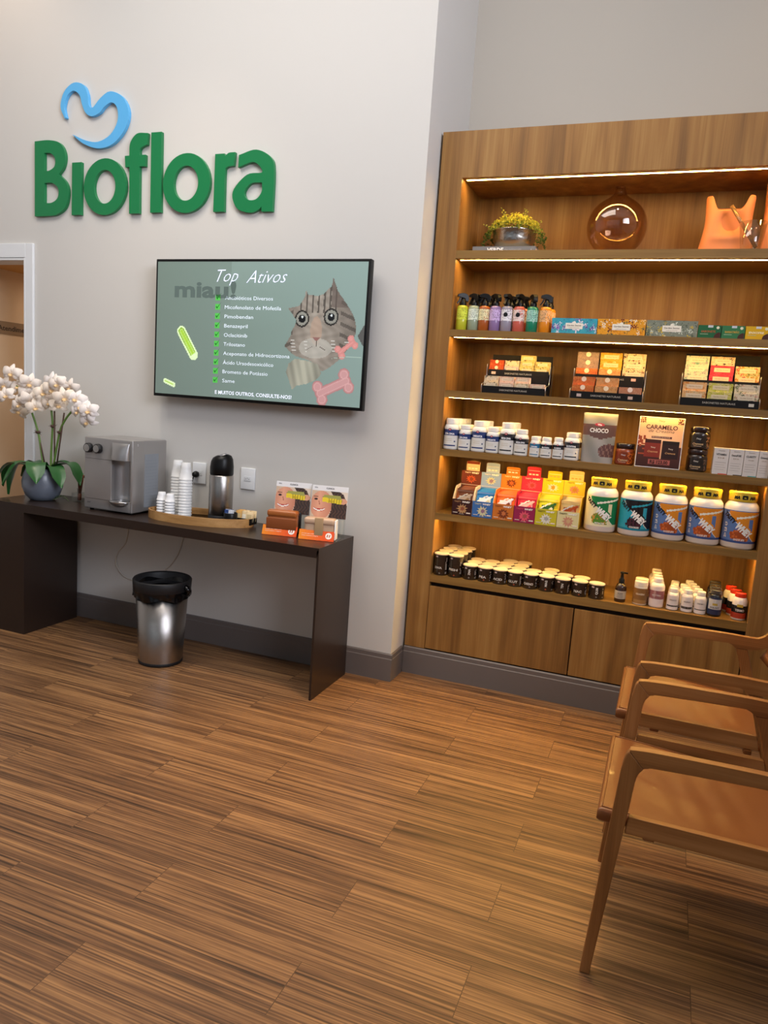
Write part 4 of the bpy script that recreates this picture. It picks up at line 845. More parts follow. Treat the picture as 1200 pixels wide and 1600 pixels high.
def greenbox(t, acc):
    def f(o, w, h):
        o.text(t, lambda u, v: (-w * 0.05 + u, -0.0012, h * 0.52 + v), 0.009, acc, 0.02, width=w * 0.62); o.box(-w * 0.40, -w * 0.05, -0.0012, -0.0008, h * 0.30, h * 0.33, '#b5c7a8')
        o.box(-w * 0.08, w * 0.14, -0.0012, -0.0008, h * 0.82, h * 0.995, '#c9cdd4'); o.lathe([(0, 0), (0.0065, 0)], n=14, col='#e4dfc2', tf=TR(w * 0.35, -0.0012, h * 0.82) @ ROT(PI / 2, 'X'))
        o.prism([smooth_poly([(w * 0.20, 0.002, 1), (w * 0.48, 0.002, 1), (w * 0.48, h * 0.42, 1), (w * 0.40, h * 0.46), (w * 0.25, h * 0.3)])], 0.0002, lambda x, y, z_: (x, -0.0010 - z_, y), '#4a2a22')
    return f
carton('soap_box', 1.304, 1.401, 0.200, 0.09, 0.058, lambda u, v: lin('#24613c'), '#1f5534', 'dark green soap box with red-brown lettering beside the sage gift box', parts=[greenbox('SABONETE', '#b5653c')], nu=1, nv=1)
carton('soap_box', 1.404, 1.499, 0.200, 0.09, 0.058, lambda u, v: lin('#37744a'), '#2a6440', 'mid green soap box with gold lettering next to the yellow one', parts=[greenbox('BARBATIMÃO', '#c9a64a')], nu=1, nv=1)
carton('soap_box', 1.502, 1.600, 0.200, 0.09, 0.058, lambda u, v: lin('#d9a91e'), '#c99a1a', 'yellow soap box at the right end of the second shelf', parts=[greenbox('ENXOFRE', '#fff3c9')], nu=1, nv=1)

# ------------------------------------------------------------------ soap racks
Z = SH[2]
def rack(x0, w, label, board=False, tags=()):
    t = thing('soap_rack', label, 'display rack', (x0, 0.200, Z)); h1 = 0.036
    def fronttext(m, z0, z1, y, wd_): m.text('SABONETES NATURAIS', lambda u, v: (w * 0.5 + u, y - 0.0008, (z0 + z1) / 2 + v), 0.009, '#b9b2a6', 0, width=wd_)
    m = MB(); m.box(0, w, 0, 0.003, 0, h1, '#0a090a'); m.box(0, w, 0.003, 0.085, 0.0, 0.026, '#141214'); fronttext(m, 0, h1, 0, 0.14)
    for (tx, c, lv) in tags:
        if lv == 0: m.box(tx, tx + 0.022, -0.0012, -0.0004, 0.010, 0.024, c)
    m.build('lower_tray', P, t)
    m = MB(); m.box(0.004, w - 0.004, 0.092, 0.095, 0.088, 0.124, '#121012'); m.box(0.004, w - 0.004, 0.095, 0.172, 0.106, 0.112, '#141214'); fronttext(m, 0.088, 0.124, 0.092, 0.14)
    for (tx, c, lv) in tags:
        if lv == 1: m.box(tx, tx + 0.022, 0.0908, 0.0916, 0.099, 0.113, c)
    m.build('upper_tray', P, t)
    m = MB(); m.box(0.002, w - 0.002, 0.175, 0.179, 0.0, 0.25 if board else 0.205, '#141113'); m.box(0.004, w - 0.004, 0.0855, 0.088, 0.0, 0.1, '#0e0c0e')
    if board: m.lathe([(0, 0), (0.030, 0)], n=24, col='#d9cfbf', tf=TR(w * 0.48, 0.1742, 0.212) @ ROT(PI / 2, 'X'))
    m.build('back_board', P, t)
    for x in (-0.004, w + 0.004):
        m = MB(); m.tube(bez([(x, 0.0, 0.0015), (x, -0.002, 0.040), (x, 0.03, 0.05), (x, 0.085, 0.06), (x, 0.088, 0.15)], 4), 0.002, 6); m.tube([(x, 0.0, 0.0022), (x, 0.178, 0.0022), (x, 0.178, 0.16)], 0.002, 6); m.build('wire_side', ALU, t)
    return t
def mixd(c_): q = [int(c_[i:i + 2], 16) for i in (1, 3, 5)]; return '#%02x%02x%02x' % (int(q[0] * 0.88), int(q[1] * 0.84), int(q[2] * 0.78))
def soap(x, y, z, w, h, d, cols, plate_c, label, k, grp, style='plate', rx=-8):
    m = MB(); m.box(-w / 2, w / 2, 0.0, d, 0, h, cols[0])
    m.grid(lambda u, v: (-w / 2 + w * u, -0.0004, h * v), 36, 15, floral([mixd(c_) for c_ in cols], k, asp=2.4, dens=22))
    if style == 'plate':
        m.box(-w * 0.34, w * 0.34, -0.0014, -0.0006, h * 0.28, h * 0.74, mixd(plate_c))
        m.text('Garden Secret', lambda u, v: (u, -0.0018, h * 0.52 + v), h * 0.14, '#7a5c40', 0, width=w * 0.5, res=1)
    else: m.lathe([(0, 0), (h * 0.30, 0)], n=14, col=plate_c, tf=TR(0, -0.0012, h * 0.72) @ ROT(PI / 2, 'X'))
    o = m.build('soap_bar', P, loc=(x, y, z)); return tag(o, label, 'soap', grp)
ORW = {1: 'first', 2: 'second', 3: 'third', 4: 'fourth'}
def fill_rack(x0, w, rname, lower, upper, h):
    grp = f'wrapped soaps in the {rname} rack'
    for tier, cols, yb, zb in (('lower', lower, 0.006, 0.0265), ('upper', upper, 0.098, 0.1125)):
        n = len(cols); cw = w / n
        for ci, st in enumerate(cols):
            for ri, (cn, cc, pc, sty) in enumerate(st):
                pos = 'lone' if len(st) == 1 else ('bottom' if ri == 0 else ('top' if ri == len(st) - 1 else ('middle' if len(st) == 3 else ORW[ri + 1])))
                wd_ = cw * 0.93; jit = (hashc(ci, ri, len(rname)) - 0.5) * 0.004
                soap(x0 + cw * (ci + 0.5) + jit, 0.200 + yb + ri * 0.013, Z + zb + ri * (h + 0.0006), wd_, h, 0.036, cc, pc, f'{cn} soap, {pos} in {ORW[ci + 1]} stack, {tier} tier of {rname} rack', ci * 11 + ri * 5 + len(rname), grp, sty)
OR = ('orange', ['#d9773c', '#e08a45', '#d06a34', '#e59a5a'], '#f2d3b4', 'dot'); RD = ('orange-red', ['#c4502a', '#cf6334', '#b84424', '#d97c40'], '#f2cdb4', 'dot')
CR = ('cream floral', ['#ead9bd', '#e3cfae', '#3a3a3a', '#efe2cb', '#d8b48c', '#ece0c9'], '#f4ead6', 'plate'); PK = ('pale pink', ['#efd2c4', '#eddccb', '#e8b9a8', '#f1e2d2'], '#f6eadb', 'plate')
LV = ('lilac floral', ['#d8cbd8', '#b8a6cc', '#e6dccf', '#6f6690', '#e2d6c8'], '#efe6dc', 'plate'); YL = ('cream and yellow leafy', ['#e3cf86', '#efe3b4', '#5d5a2c', '#e9dba0', '#d8bf5e'], '#f3ead0', 'plate')
TN = ('tan', ['#dfa468', '#d8965a', '#e6b27c'], '#f1d7b2', 'dot'); GY = ('grey-mauve', ['#a08c88', '#8f7c7a', '#b19c94'], '#f0cdb8', 'dot'); AM = ('amber yellow', ['#e7b030', '#eec459', '#dca026', '#f0d9a0'], '#f4e6c4', 'plate')
SP = ('speckled cream', ['#ecd8bb', '#7a3d24', '#ead0a8', '#2f2a28', '#e5c79c', '#f0e2cc'], '#f4e9d6', 'plate'); RS = ('dusty rose', ['#cf8f70', '#c98468', '#dba488'], '#f2d5c2', 'dot')
TL = ('teal and cream', ['#dfe3d6', '#8fc0b4', '#efdccb', '#e8c6c0', '#b8b0c8'], '#f6ebdc', 'plate'); RP = ('raspberry pink', ['#d2405c', '#dd5a70', '#c93250'], '#f8e3cc', 'plate'); MC = ('multicoloured floral', ['#e9d7a8', '#d9743c', '#8a8f34', '#c9404a', '#e5b53c'], '#f7e8cc', 'plate')
OC = ('orange and cream', ['#efc48c', '#e88f3a', '#f3ddb8', '#efcf9c'], '#f8e8cf', 'plate'); LG = ('lime and cream', ['#d9d86c', '#f0e7b8', '#c3c440', '#efe0a0'], '#f7edcf', 'plate'); WG = ('white and green', ['#efe6d2', '#9aa27c', '#f2ead8', '#4e5648', '#e8b8ac'], '#f8efdf', 'plate')
rack(0.318, 0.318, 'black two-tier soap rack at the left of the third shelf', tags=((0.02, '#e2b9a0', 1),))
fill_rack(0.318, 0.318, 'left', [[CR, CR], [PK, PK], [CR, PK], [PK]], [[RD, RD], [LV, CR], [YL, YL, YL], [YL, YL]], 0.030)
rack(0.762, 0.332, 'black two-tier soap rack in the middle of the third shelf', tags=((0.03, '#b9a8a4', 0), (0.27, '#c9ab9c', 0), (0.27, '#dca89c', 1)))
fill_rack(0.762, 0.332, 'middle', [[OR, OR], [TN, TN], [RS]], [[OR, GY, GY], [TN, AM, AM], [SP, SP, SP]], 0.040)
rack(1.266, 0.330, 'black two-tier soap rack with tall header at the right', True, tags=((0.29, '#c9c2b6', 0),))
fill_rack(1.266, 0.330, 'right', [[OC, OC], [LG, LG], [WG, WG]], [[TL, TL, TL], [RP, RP, CR], [MC, MC]], 0.041)

# ------------------------------------------------------------------ supplement bottles
def pill_bottle(r, h, capr, caph, body, capc, lab, key=None):
    """lab(m, r, h) prints the label; returns a thing at the origin"""
    t = bpy.data.objects.new('supplement_bottle', None); COL.objects.link(t); t.empty_display_size = 0.03
    hs = h - caph; m = MB(); m.lathe([(0, 0), (r - 0.004, 0), (r, 0.004), (r, hs - 0.016), (r - 0.004, hs - 0.006), (capr + 0.001, hs - 0.001), (capr - 0.002, hs)], n=30, col=body); lab(m, r, hs); m.build('bottle', PG, t)
    m = MB(); n = 30; m.lathe([(capr - 0.001, hs + 0.0006), (capr, hs + 0.002), (capr, h - 0.003), (capr - 0.002, h), (0, h)], n=n, col=capc)
    m.grid(lambda u, v: ((capr + 0.0006 * (1 if int(u * 60) % 2 else 0)) * math.cos(2 * PI * u), (capr + 0.0006 * (1 if int(u * 60) % 2 else 0)) * math.sin(2 * PI * u), hs + 0.003 + (caph - 0.007) * v), 60, 1, lambda u, v: capc)
    m.build('cap', PG, t); return t
def vlabel(bandc, txt, tc='#eef0f8'):
    def f(m, r, hs):
        z0, z1 = hs * 0.05, hs * 0.86; band(m, r, z0, z1, '#dcdad6', a=2.9); band(m, r, hs * 0.56, hs * 0.80, bandc, a=2.9, off=0.0008)
        m.text(txt, cyl(r, off=0.0014), hs * 0.075, tc, 0.04, width=r * 1.25, step=0.4) if False else m.text(txt, (lambda Pf: (lambda u, v: Pf(u, hs * 0.63 + v)))(cyl(r, off=0.0014)), hs * 0.075, tc, 0.04, width=r * 1.3, step=0.4)
        Pf = cyl(r, off=0.0014); m.add([Pf(hs * 0.075 * math.cos(a) * 0.8, hs * 0.80 + hs * 0.045 * math.sin(a)) for a in [2 * PI * i / 14 for i in range(14)]], [tuple(range(14))], '#a3222c')
        Pf = cyl(r, off=0.0018); m.text('Vit', lambda u, v: Pf(u, hs * 0.80 + v), hs * 0.035, '#ffffff', 0.02)
        Pf = cyl(r, off=0.0010); m.grid(lambda u, v: Pf((u - 0.5) * r * 1.7, hs * 0.14 + hs * 0.05 * v), 8, 1, lambda u, v: lin(bandc)); m.grid(lambda u, v: Pf(r * 0.62 + u * r * 0.2, hs * 0.30 + hs * 0.06 * v), 2, 1, lambda u, v: lin('#4b5878'))
        for q in range(2): m.grid(lambda u, v: Pf((u - 0.6) * r * 0.9, hs * (0.42 - 0.07 * q) + hs * 0.012 * v), 4, 1, lambda u, v: lin('#b9a890'))
    return f
Z = SH[3]; NAVY = '#26386f'; INK = '#23242c'; TEALB = '#2f6f96'
SB = [('large', 0.169, 0.040, 0.162, NAVY, 'EPA DHA', 4), ('small', 0.2445, 0.0325, 0.134, NAVY, 'EPA DHA', 3), ('large', 0.318, 0.0385, 0.160, NAVY, 'OMEGAFOR', 3), ('small', 0.392, 0.034, 0.134, NAVY, 'OMEGAFOR', 3), ('large', 0.466, 0.0385, 0.162, INK, 'MEGA DHA', 3), ('small', 0.541, 0.0355, 0.133, INK, 'MEGA DHA', 1),
      ('tiny', 0.612, 0.0250, 0.104, TEALB, 'COENZIMA', 2), ('tiny', 0.669, 0.0285, 0.104, INK, 'MELATONINA', 1), ('tiny', 0.728, 0.0265, 0.108, INK, 'CLOREFOR', 1), ('medium', 0.793, 0.0370, 0.137, INK, 'GLUTATIONA', 2)]
CN = {NAVY: 'navy', INK: 'black', TEALB: 'teal'}
NX_ = ['', 'just behind the front one', 'third from the front', 'fourth from the front']
for i, (sz, x, r, h, c, t_, nd) in enumerate(SB):
    p = pill_bottle(r, h, r * 0.80, h * 0.19, '#e9e7e4', '#ece9e5', vlabel(c, t_)); p.location = (x, 0.190 + r, Z)
    tag(p, f'{sz} white bottle with {CN[c]} band reading {t_}, front of its row', 'bottle', 'white supplement bottles on the fourth shelf')
    for k in range(1, nd): dup(p, (x + 0.001 * k, 0.190 + r + k * (2 * r + 0.003), Z), f'{sz} white {t_} bottle, {NX_[k]}', 'white supplement bottles on the fourth shelf')

# pouch, jars, poster, cartons
ch = thing('stand_up_pouch', 'grey stand-up pouch with brown band reading CHOCO', 'pouch', (0.916, 0.215, Z))
def pch(sg):
    def f(u, v):
        w = 0.150 + 0.012 * v; d = 0.030 * (1 - v) ** 0.8 * math.sin(PI * u) ** 0.5 if 0 < u < 1 else 0
        return ((u - 0.5) * w, sg * d + 0.02, 0.241 * v)
    return f
def pouchcol(u, v):
    wv = 0.52 + 0.035 * math.sin(u * 6.3 + 1.2)
    if v > 0.94: return lin('#9a9794')
    if wv < v < 0.78: return lin('#5d4038')
    if u > 0.45 and 0.13 < v < 0.40 and ((u - 0.85) / 0.32) ** 2 + ((v - 0.24) / 0.15) ** 2 < 1: return lin('#5b3a36' if (int(u * 22) + int(v * 16)) % 3 else '#7c5a50')
    return lin(mixc((0.50, 0.49, 0.47), (0.60, 0.58, 0.56), 0.5 + 0.5 * math.sin(u * 9 + v * 7)))
m = MB(); m.grid(pch(-1), 30, 40, pouchcol, smooth=True); m.grid(pch(1), 10, 10, lambda u, v: lin('#8b8886'), smooth=True); m.build('pouch', PG, ch)
m = MB(); pf_ = lambda z: (lambda u, v: (u, -0.030 * (1 - (z + v) / 0.241) ** 0.8 - 0.0012 + 0.02 - 0.003, z + v))
m.text('CHOCO', pf_(0.158), 0.020, '#e9e2dc', 0.03, width=0.088); m.add([pf_(0.186)(0.024 * math.cos(a), 0.008 * math.sin(a)) for a in [2 * PI * i / 16 for i in range(16)]], [tuple(range(16))], '#c03a4a'); m.text('Vita', lambda u, v: (pf_(0.186)(u, v)[0], pf_(0.186)(u, v)[1] - 0.0008, 0.186 + v), 0.009, '#ffffff', 0.03)
m.build('lettering', P, ch)
def jar(x, y, z, orange_body, label):
    t = thing('spread_jar', label, 'jar', (x, y, z)); r = 0.0455; c1 = '#8a3f1c' if orange_body else '#2e2019'  # picks the orange-brown jar colour over the dark brown one
    m = MB(); m.lathe([(0, 0), (r - 0.006, 0), (r, 0.006), (r, 0.068), (r - 0.003, 0.078), (r - 0.006, 0.080)], n=36, col=c1)
    band(m, r, 0.008, 0.064, c1, a=1.6, off=0.0006, n=28, nv=10, colf=lambda u, v: lin('#c9621f' if (orange_body and u > 0.62 and hashc(int(u * 28), int(v * 10)) > 0.4) else ('#7e5a44' if (not orange_body and u > 0.72 and hashc(int(u * 28), int(v * 10)) > 0.6) else ('#7a2f12' if orange_body else '#231812'))))
    Pf = cyl(r, off=0.0016); m.text('Cremosa', lambda u, v: Pf(u - 0.006, 0.026 + v), 0.010, '#e2bf8c', 0.01, width=0.046, step=0.4, shear=0.3); m.text('Thiny', lambda u, v: Pf(u - 0.004, 0.050 + v), 0.007, '#f0e6da', 0.0, shear=0.3)
    m.grid(lambda u, v: Pf(-0.024 + 0.034 * u, 0.014 + 0.002 * v), 4, 1, lambda u, v: lin('#c9a98a')); m.build('jar', PG, t)
    m = MB(); m.lathe([(r - 0.003, 0.0805), (r - 0.001, 0.082), (r - 0.001, 0.102), (r - 0.004, 0.105), (0, 0.105)], n=36, col='#2a1a18'); m.build('lid', PG, t); return t
jar(1.046, 0.250, Z, True, 'orange-brown spread jar with dark lid between pouch and poster')
jar(1.372, 0.250, Z, False, 'dark brown spread jar, lower of the stacked pair'); jar(1.3725, 0.251, Z + 0.1055, False, 'dark brown spread jar, stacked on top of another')
po = thing('poster_stand', 'small caramel advertising poster in a clear slanted stand', 'poster', (1.197, 0.196, Z)); Tq = TR(0.002, 0.0, 0.0015) @ ROT(R(-9), 'X')
def postercol(u, v):
    x, y = u * 100, v * 118
    c = mixc((0.95, 0.78, 0.62), (0.90, 0.66, 0.48), abs(x - 50) / 70)
    if y < 50: c = mixc((0.22, 0.10, 0.09), (0.34, 0.17, 0.14), y / 50)
    if y > 104 and (x < 14 or x > 86) and hashc(int(x), int(y)) > 0.3: c = (0.38, 0.18, 0.16)
    if x < 20 and 28 < y < 74 and hashc(int(x / 4), int(y / 4)) > 0.45: c = (0.62, 0.26, 0.14)
    if 17 < x < 54 and 24 < y < 66: c = (0.50, 0.17, 0.13) if y < 57 else (0.24, 0.10, 0.10)
    if 57 < x < 95 and 22 < y < 64: c = (0.17, 0.09, 0.09) if y < 55 else (0.12, 0.07, 0.07)
    if 54 <= x <= 57 and 20 < y < 62: c = (0.88, 0.66, 0.5)
    if 30 < x < 76 and 69 < y < 75: c = (0.42, 0.20, 0.18)
    if 28 < x < 78 and 6 < y < 19: c = (0.62, 0.33, 0.30)
    return lin(c)
qp = lambda x, z: (lambda u, v: Tq @ Vector((x + u, -0.0014, z + v)))
m = MB(); m.grid(lambda u, v: Tq @ Vector((-0.098 + 0.196 * u, -0.0006, 0.004 + 0.236 * v)), 60, 70, postercol); m.box(-0.098, 0.098, -0.0003, 0.0006, 0.004, 0.240, '#e8c9b0', tf=Tq)
m.text('Thiny', qp(0.0, 0.226), 0.010, '#8a5540', 0, shear=0.4); m.text('CARAMELO', qp(0.002, 0.196), 0.021, '#5a2f28', 0.02, width=0.142); m.text('de Creatina', qp(0.002, 0.177), 0.014, '#7a4636', 0, width=0.115, shear=0.4)
m.text('SEM ADIÇÃO DE AÇÚCAR', qp(0.004, 0.148), 0.005, '#f0d2b8', 0, width=0.08); m.text('Thiny', qp(-0.027, 0.098), 0.007, '#f0dcc8'); m.text('Thiny', qp(0.052, 0.095), 0.007, '#f0dcc8'); m.text('Cremosa', qp(-0.027, 0.078), 0.009, '#e8b27a', 0, shear=0.3); m.text('Cremosa', qp(0.052, 0.075), 0.009, '#e8b27a', 0, shear=0.3)
m.text('R$ 123,00', qp(0.006, 0.029), 0.016, '#2a1210', 0.03, width=0.080)
m.build('poster', P, po)
m = MB(); m.box(-0.101, 0.101, 0.0012, 0.003, 0.0, 0.243, tf=Tq); m.box(-0.101, 0.101, -0.004, 0.07, 0.0, 0.0015); m.build('acrylic_stand', GLASS, po)
m = MB()
for a, b, c, d in ((-0.101, -0.0985, 0.001, 0.243), (0.0985, 0.101, 0.001, 0.243), (-0.101, 0.101, 0.2405, 0.243), (-0.101, 0.101, 0.001, 0.0035)): m.box(a, b, -0.001, 0.0008, c, d, tf=Tq)
m.build('clear_edge', WHITE, po, label='bright acrylic edge')
def wcart(t_, sub, acc):
    def f(o, w, h):
        Q = lambda x, z: (lambda u, v: (x + u, -0.0010, z + v))
        o.text('Essentia', Q(0.0, h * 0.91), 0.005, '#6a6460', 0, width=w * 0.4); o.text(t_, Q(-0.001, h * 0.76), 0.009, '#2c2a2a', 0.03, width=w * 0.68); o.text(sub, Q(0, h * 0.63), 0.006, '#8a6f50', 0, width=w * 0.4)
        for k in range(4): o.box(-w * 0.38, w * (0.36 - 0.1 * (k % 2)), -0.0009, -0.0006, h * (0.45 - 0.09 * k), h * (0.455 - 0.09 * k) + 0.0004, '#8f8882')
        o.box(-w * 0.1, w * 0.5, -0.0009, -0.0006, 0, h * 0.03, acc)
    return f
for i, (x0, x1, t_, sb_, ac, ds) in enumerate([(1.441, 1.505, 'VITAMIN', 'D3', '#c8323a', 'beside the jars'), (1.507, 1.567, 'OmegaPURE', 'EPA', '#2c2a2a', 'left of the CLARITY one'), (1.569, 1.628, 'CLARITY', 'triangle', '#2f9a94', 'third from the jars'), (1.630, 1.676, 'Omega3', 'DHA', '#b9b2aa', 'against the cabinet side')]):
    carton('supplement_carton', x0, x1, 0.203, 0.055, 0.120, lambda u, v: lin('#d5cdc8'), '#d9d2cb', f'white printed carton reading {t_}, {ds}', parts=[wcart(t_, sb_, ac)], nu=1, nv=1, group='white cartons at the right of the fourth shelf')
    carton('supplement_carton', x0, x1, 0.262, 0.055, 0.120, lambda u, v: lin('#d5cdc8'), '#d9d2cb', f'white carton standing right behind the {t_} one', parts=[], nu=1, nv=1, group='white cartons at the right of the fourth shelf')

# ------------------------------------------------------------------ sachet displays
Z = SH[4]
DS = [('dark brown', '#3a1a1a', '#6e3226', '#8a5238', '#e6cbb0', '#b78a5c', 'cap'), ('blue', '#3f6ba8', '#8aa5d8', '#2f7ac0', '#e8edf4', '#cfc9a0', 'van'), ('orange', '#c9702a', '#e0802c', '#e8702c', '#e9e4ee', '#7a3a20', 'bri'),
      ('crimson', '#94244c', '#d4304c', '#d83848', '#f2b8b0', '#e0566a', 'mor'), ('yellow', '#c7b92c', '#e8c824', '#d6cc28', '#2f5d2c', '#ded8c8', 'lei'), ('pale yellow', '#d9cc96', '#e8c43c', '#e6c98a', '#c0552c', '#c98a70', 'doc')]
def star(m, Pf, cx, cz, r, col, k, n=11, sq=1.0):
    rr = random.Random(k); m.add([Pf(cx + r * (1 if i % 2 else 0.62) * rr.uniform(0.85, 1.15) * math.cos(2 * PI * i / (2 * n)), cz + sq * r * (1 if i % 2 else 0.62) * rr.uniform(0.85, 1.15) * math.sin(2 * PI * i / (2 * n))) for i in range(2 * n)], [tuple(range(2 * n))], col)
for i, (cn, cf1, cf2, sc, sc2, spc, code) in enumerate(DS):
    x0 = 0.2135 + i * 0.1095; w = 0.107; t = thing('sachet_display', f'{cn} counter display box of protein sachets on the fifth shelf', 'display box', (x0 + w / 2, 0.195, Z))
    F = lambda u, v: (u, -0.0012, v); m = MB()
    m.box(-w / 2, w / 2, 0, 0.0015, 0, 0.084, cf1); m.box(-w / 2, w / 2, 0, 0.145, 0, 0.0015, cf1); m.box(-w / 2, w / 2, 0.1435, 0.145, 0, 0.140, cf1)
    for s_ in (-1, 1):
        xs = s_ * w / 2; vs = [(xs, 0.0015, 0), (xs, 0.1435, 0), (xs, 0.1435, 0.155), (xs, 0.05, 0.150), (xs, 0.012, 0.105), (xs, 0.0015, 0.084)]; xi = xs - s_ * 0.0013
        m.add(vs + [(xi, a, b) for _, a, b in vs], [tuple(range(6)), tuple(range(11, 5, -1))] + [(k, (k + 1) % 6, 6 + (k + 1) % 6, 6 + k) for k in range(6)], '#e6d3b8' if i < 2 else (cf2))
    dark = i in (0, 1, 2, 3); tcol = '#f3e6e0' if dark else '#3c3a22'
    m.text('TASTY', lambda u, v: (u - 0.024, -0.0014, 0.072 + v), 0.008, tcol if i > 3 else spc, 0.02, width=0.038); m.text('WHEY', lambda u, v: (u + 0.022, -0.0014, 0.072 + v), 0.0085, '#f5eee4', 0.05, width=0.044, shear=0.2)
    star(m, F, 0.002, 0.034, 0.030, spc, i * 3 + 1); star(m, lambda u, v: (u, -0.0018, v), 0.004, 0.036, 0.014, mixc(lin(cf1), lin('#c07050'), 0.5) if i != 4 else lin('#a8a49a'), i * 5 + 2, 6)
    m.box(-0.046, -0.022, -0.0016, -0.0012, 0.012, 0.015, '#e8d8c8'); m.box(0.026, 0.048, -0.0016, -0.0012, 0.012, 0.018, '#e8d8c8'); m.text('30 SACHES', lambda u, v: (u, -0.0018, 0.008 + v), 0.004, '#e8d8c8')
    m.build('tray_box', P, t)
    m = MB(); yb = 0.1485
    m.prism([[(-w / 2, 0.132), (w / 2, 0.132), (w / 2, 0.226), (-w / 2, 0.226)]], 0.0007, lambda x, z, d: (x, yb + d, z), cf2)
    B = lambda u, v: (u, yb - 0.0012, v); m.text('TASTY', lambda u, v: (u - 0.020, yb - 0.0012, 0.216 + v), 0.007, tcol if i > 3 else '#f0e0d0', 0.02, width=0.034); m.text('WHEY', lambda u, v: (u + 0.022, yb - 0.0012, 0.216 + v), 0.0085, '#f5eee4', 0.05, width=0.042, shear=0.2)
    star(m, B, 0.0, 0.182, 0.030, spc if i != 0 else '#c8562c', i * 3 + 9, sq=0.75); star(m, lambda u, v: (u, yb - 0.0018, v), 0.002, 0.182, 0.014, mixc(lin(cf2), lin('#a04828'), 0.6), i * 5 + 12, 6)
    m.box(-w / 2, w / 2, yb - 0.0014, yb - 0.0010, 0.150, 0.152, '#f0e0c8'); m.build('header_card', P, t)
    hz = 0.052 if i in (0, 1, 3, 5) else 0.040; m = MB(); c0_ = '#e3bfa0' if i == 0 else ('#a9bce6' if i == 1 else (cf2 if i != 5 else '#ecc98c'))
    m.prism([smooth_poly([(-0.036, 0.2262, 1), (0.036, 0.2262, 1), (0.036, 0.2262 + hz * 0.7), (0.030, 0.2262 + hz), (-0.030, 0.2262 + hz), (-0.036, 0.2262 + hz * 0.7)], 3)], 0.0007, lambda x, z, d: (x + 0.006, yb + d, z), c0_)
    if i == 0: m.box(-0.029, 0.041, yb - 0.0012, yb - 0.0008, 0.226 + hz * 0.72, 0.226 + hz, '#8a3a24')
    for k in range(3): m.box(-0.020 + k * 0.018, -0.007 + k * 0.018, yb - 0.0014, yb - 0.0009, 0.236, 0.243, '#f3e8dc' if i < 4 else '#c9a85a')
    m.box(-0.024, 0.036, yb - 0.0014, yb - 0.0009, 0.226 + hz * 0.62, 0.2275 + hz * 0.62, '#f3e8dc'); m.build('hang_tab', P, t)
    pp = None
    for k in range(4):
        m = packet('protein_sachet', 0.094, 0.138, 0.010, sc, sc2, i * 10 + k) if k == 0 else None
        if m:
            m.grid(lambda u, v: (-0.046 + 0.092 * u, -0.0056, 0.117 + 0.016 * v), 6, 3, lambda u, v: lin(mixc(lin(sc), (1, 1, 1), 0.35)) if int(v * 3) % 2 else lin(sc))
            m.grid(lambda u, v: (-0.040 + 0.080 * u, -0.0062, 0.060 + 0.052 * v), 16, 12, lambda u, v: lin(sc2) if abs(u - v) < 0.16 else (lin(spc) if (u - 0.62) ** 2 + (v - 0.35) ** 2 < 0.05 else (lin('#f2ece2') if abs(u - v + 0.34) < 0.07 else None)))
            m.move(ROT(R(-17), 'X')); pp = m.build('protein_sachet', PM if i in (0, 5) else PG); pp.location = (x0 + w / 2, 0.215, Z + 0.0035); tag(pp, f'{cn} protein sachet, front one in the {cn} display box', 'sachet', f'sachets in the {cn} display box')
        else: dup(pp, (x0 + w / 2 + 0.001 * k, 0.215 + 0.023 * k, Z + 0.0035 + 0.003 * k), f'{cn} protein sachet, {ORW[k + 1]} from the front in its display box', f'sachets in the {cn} display box')

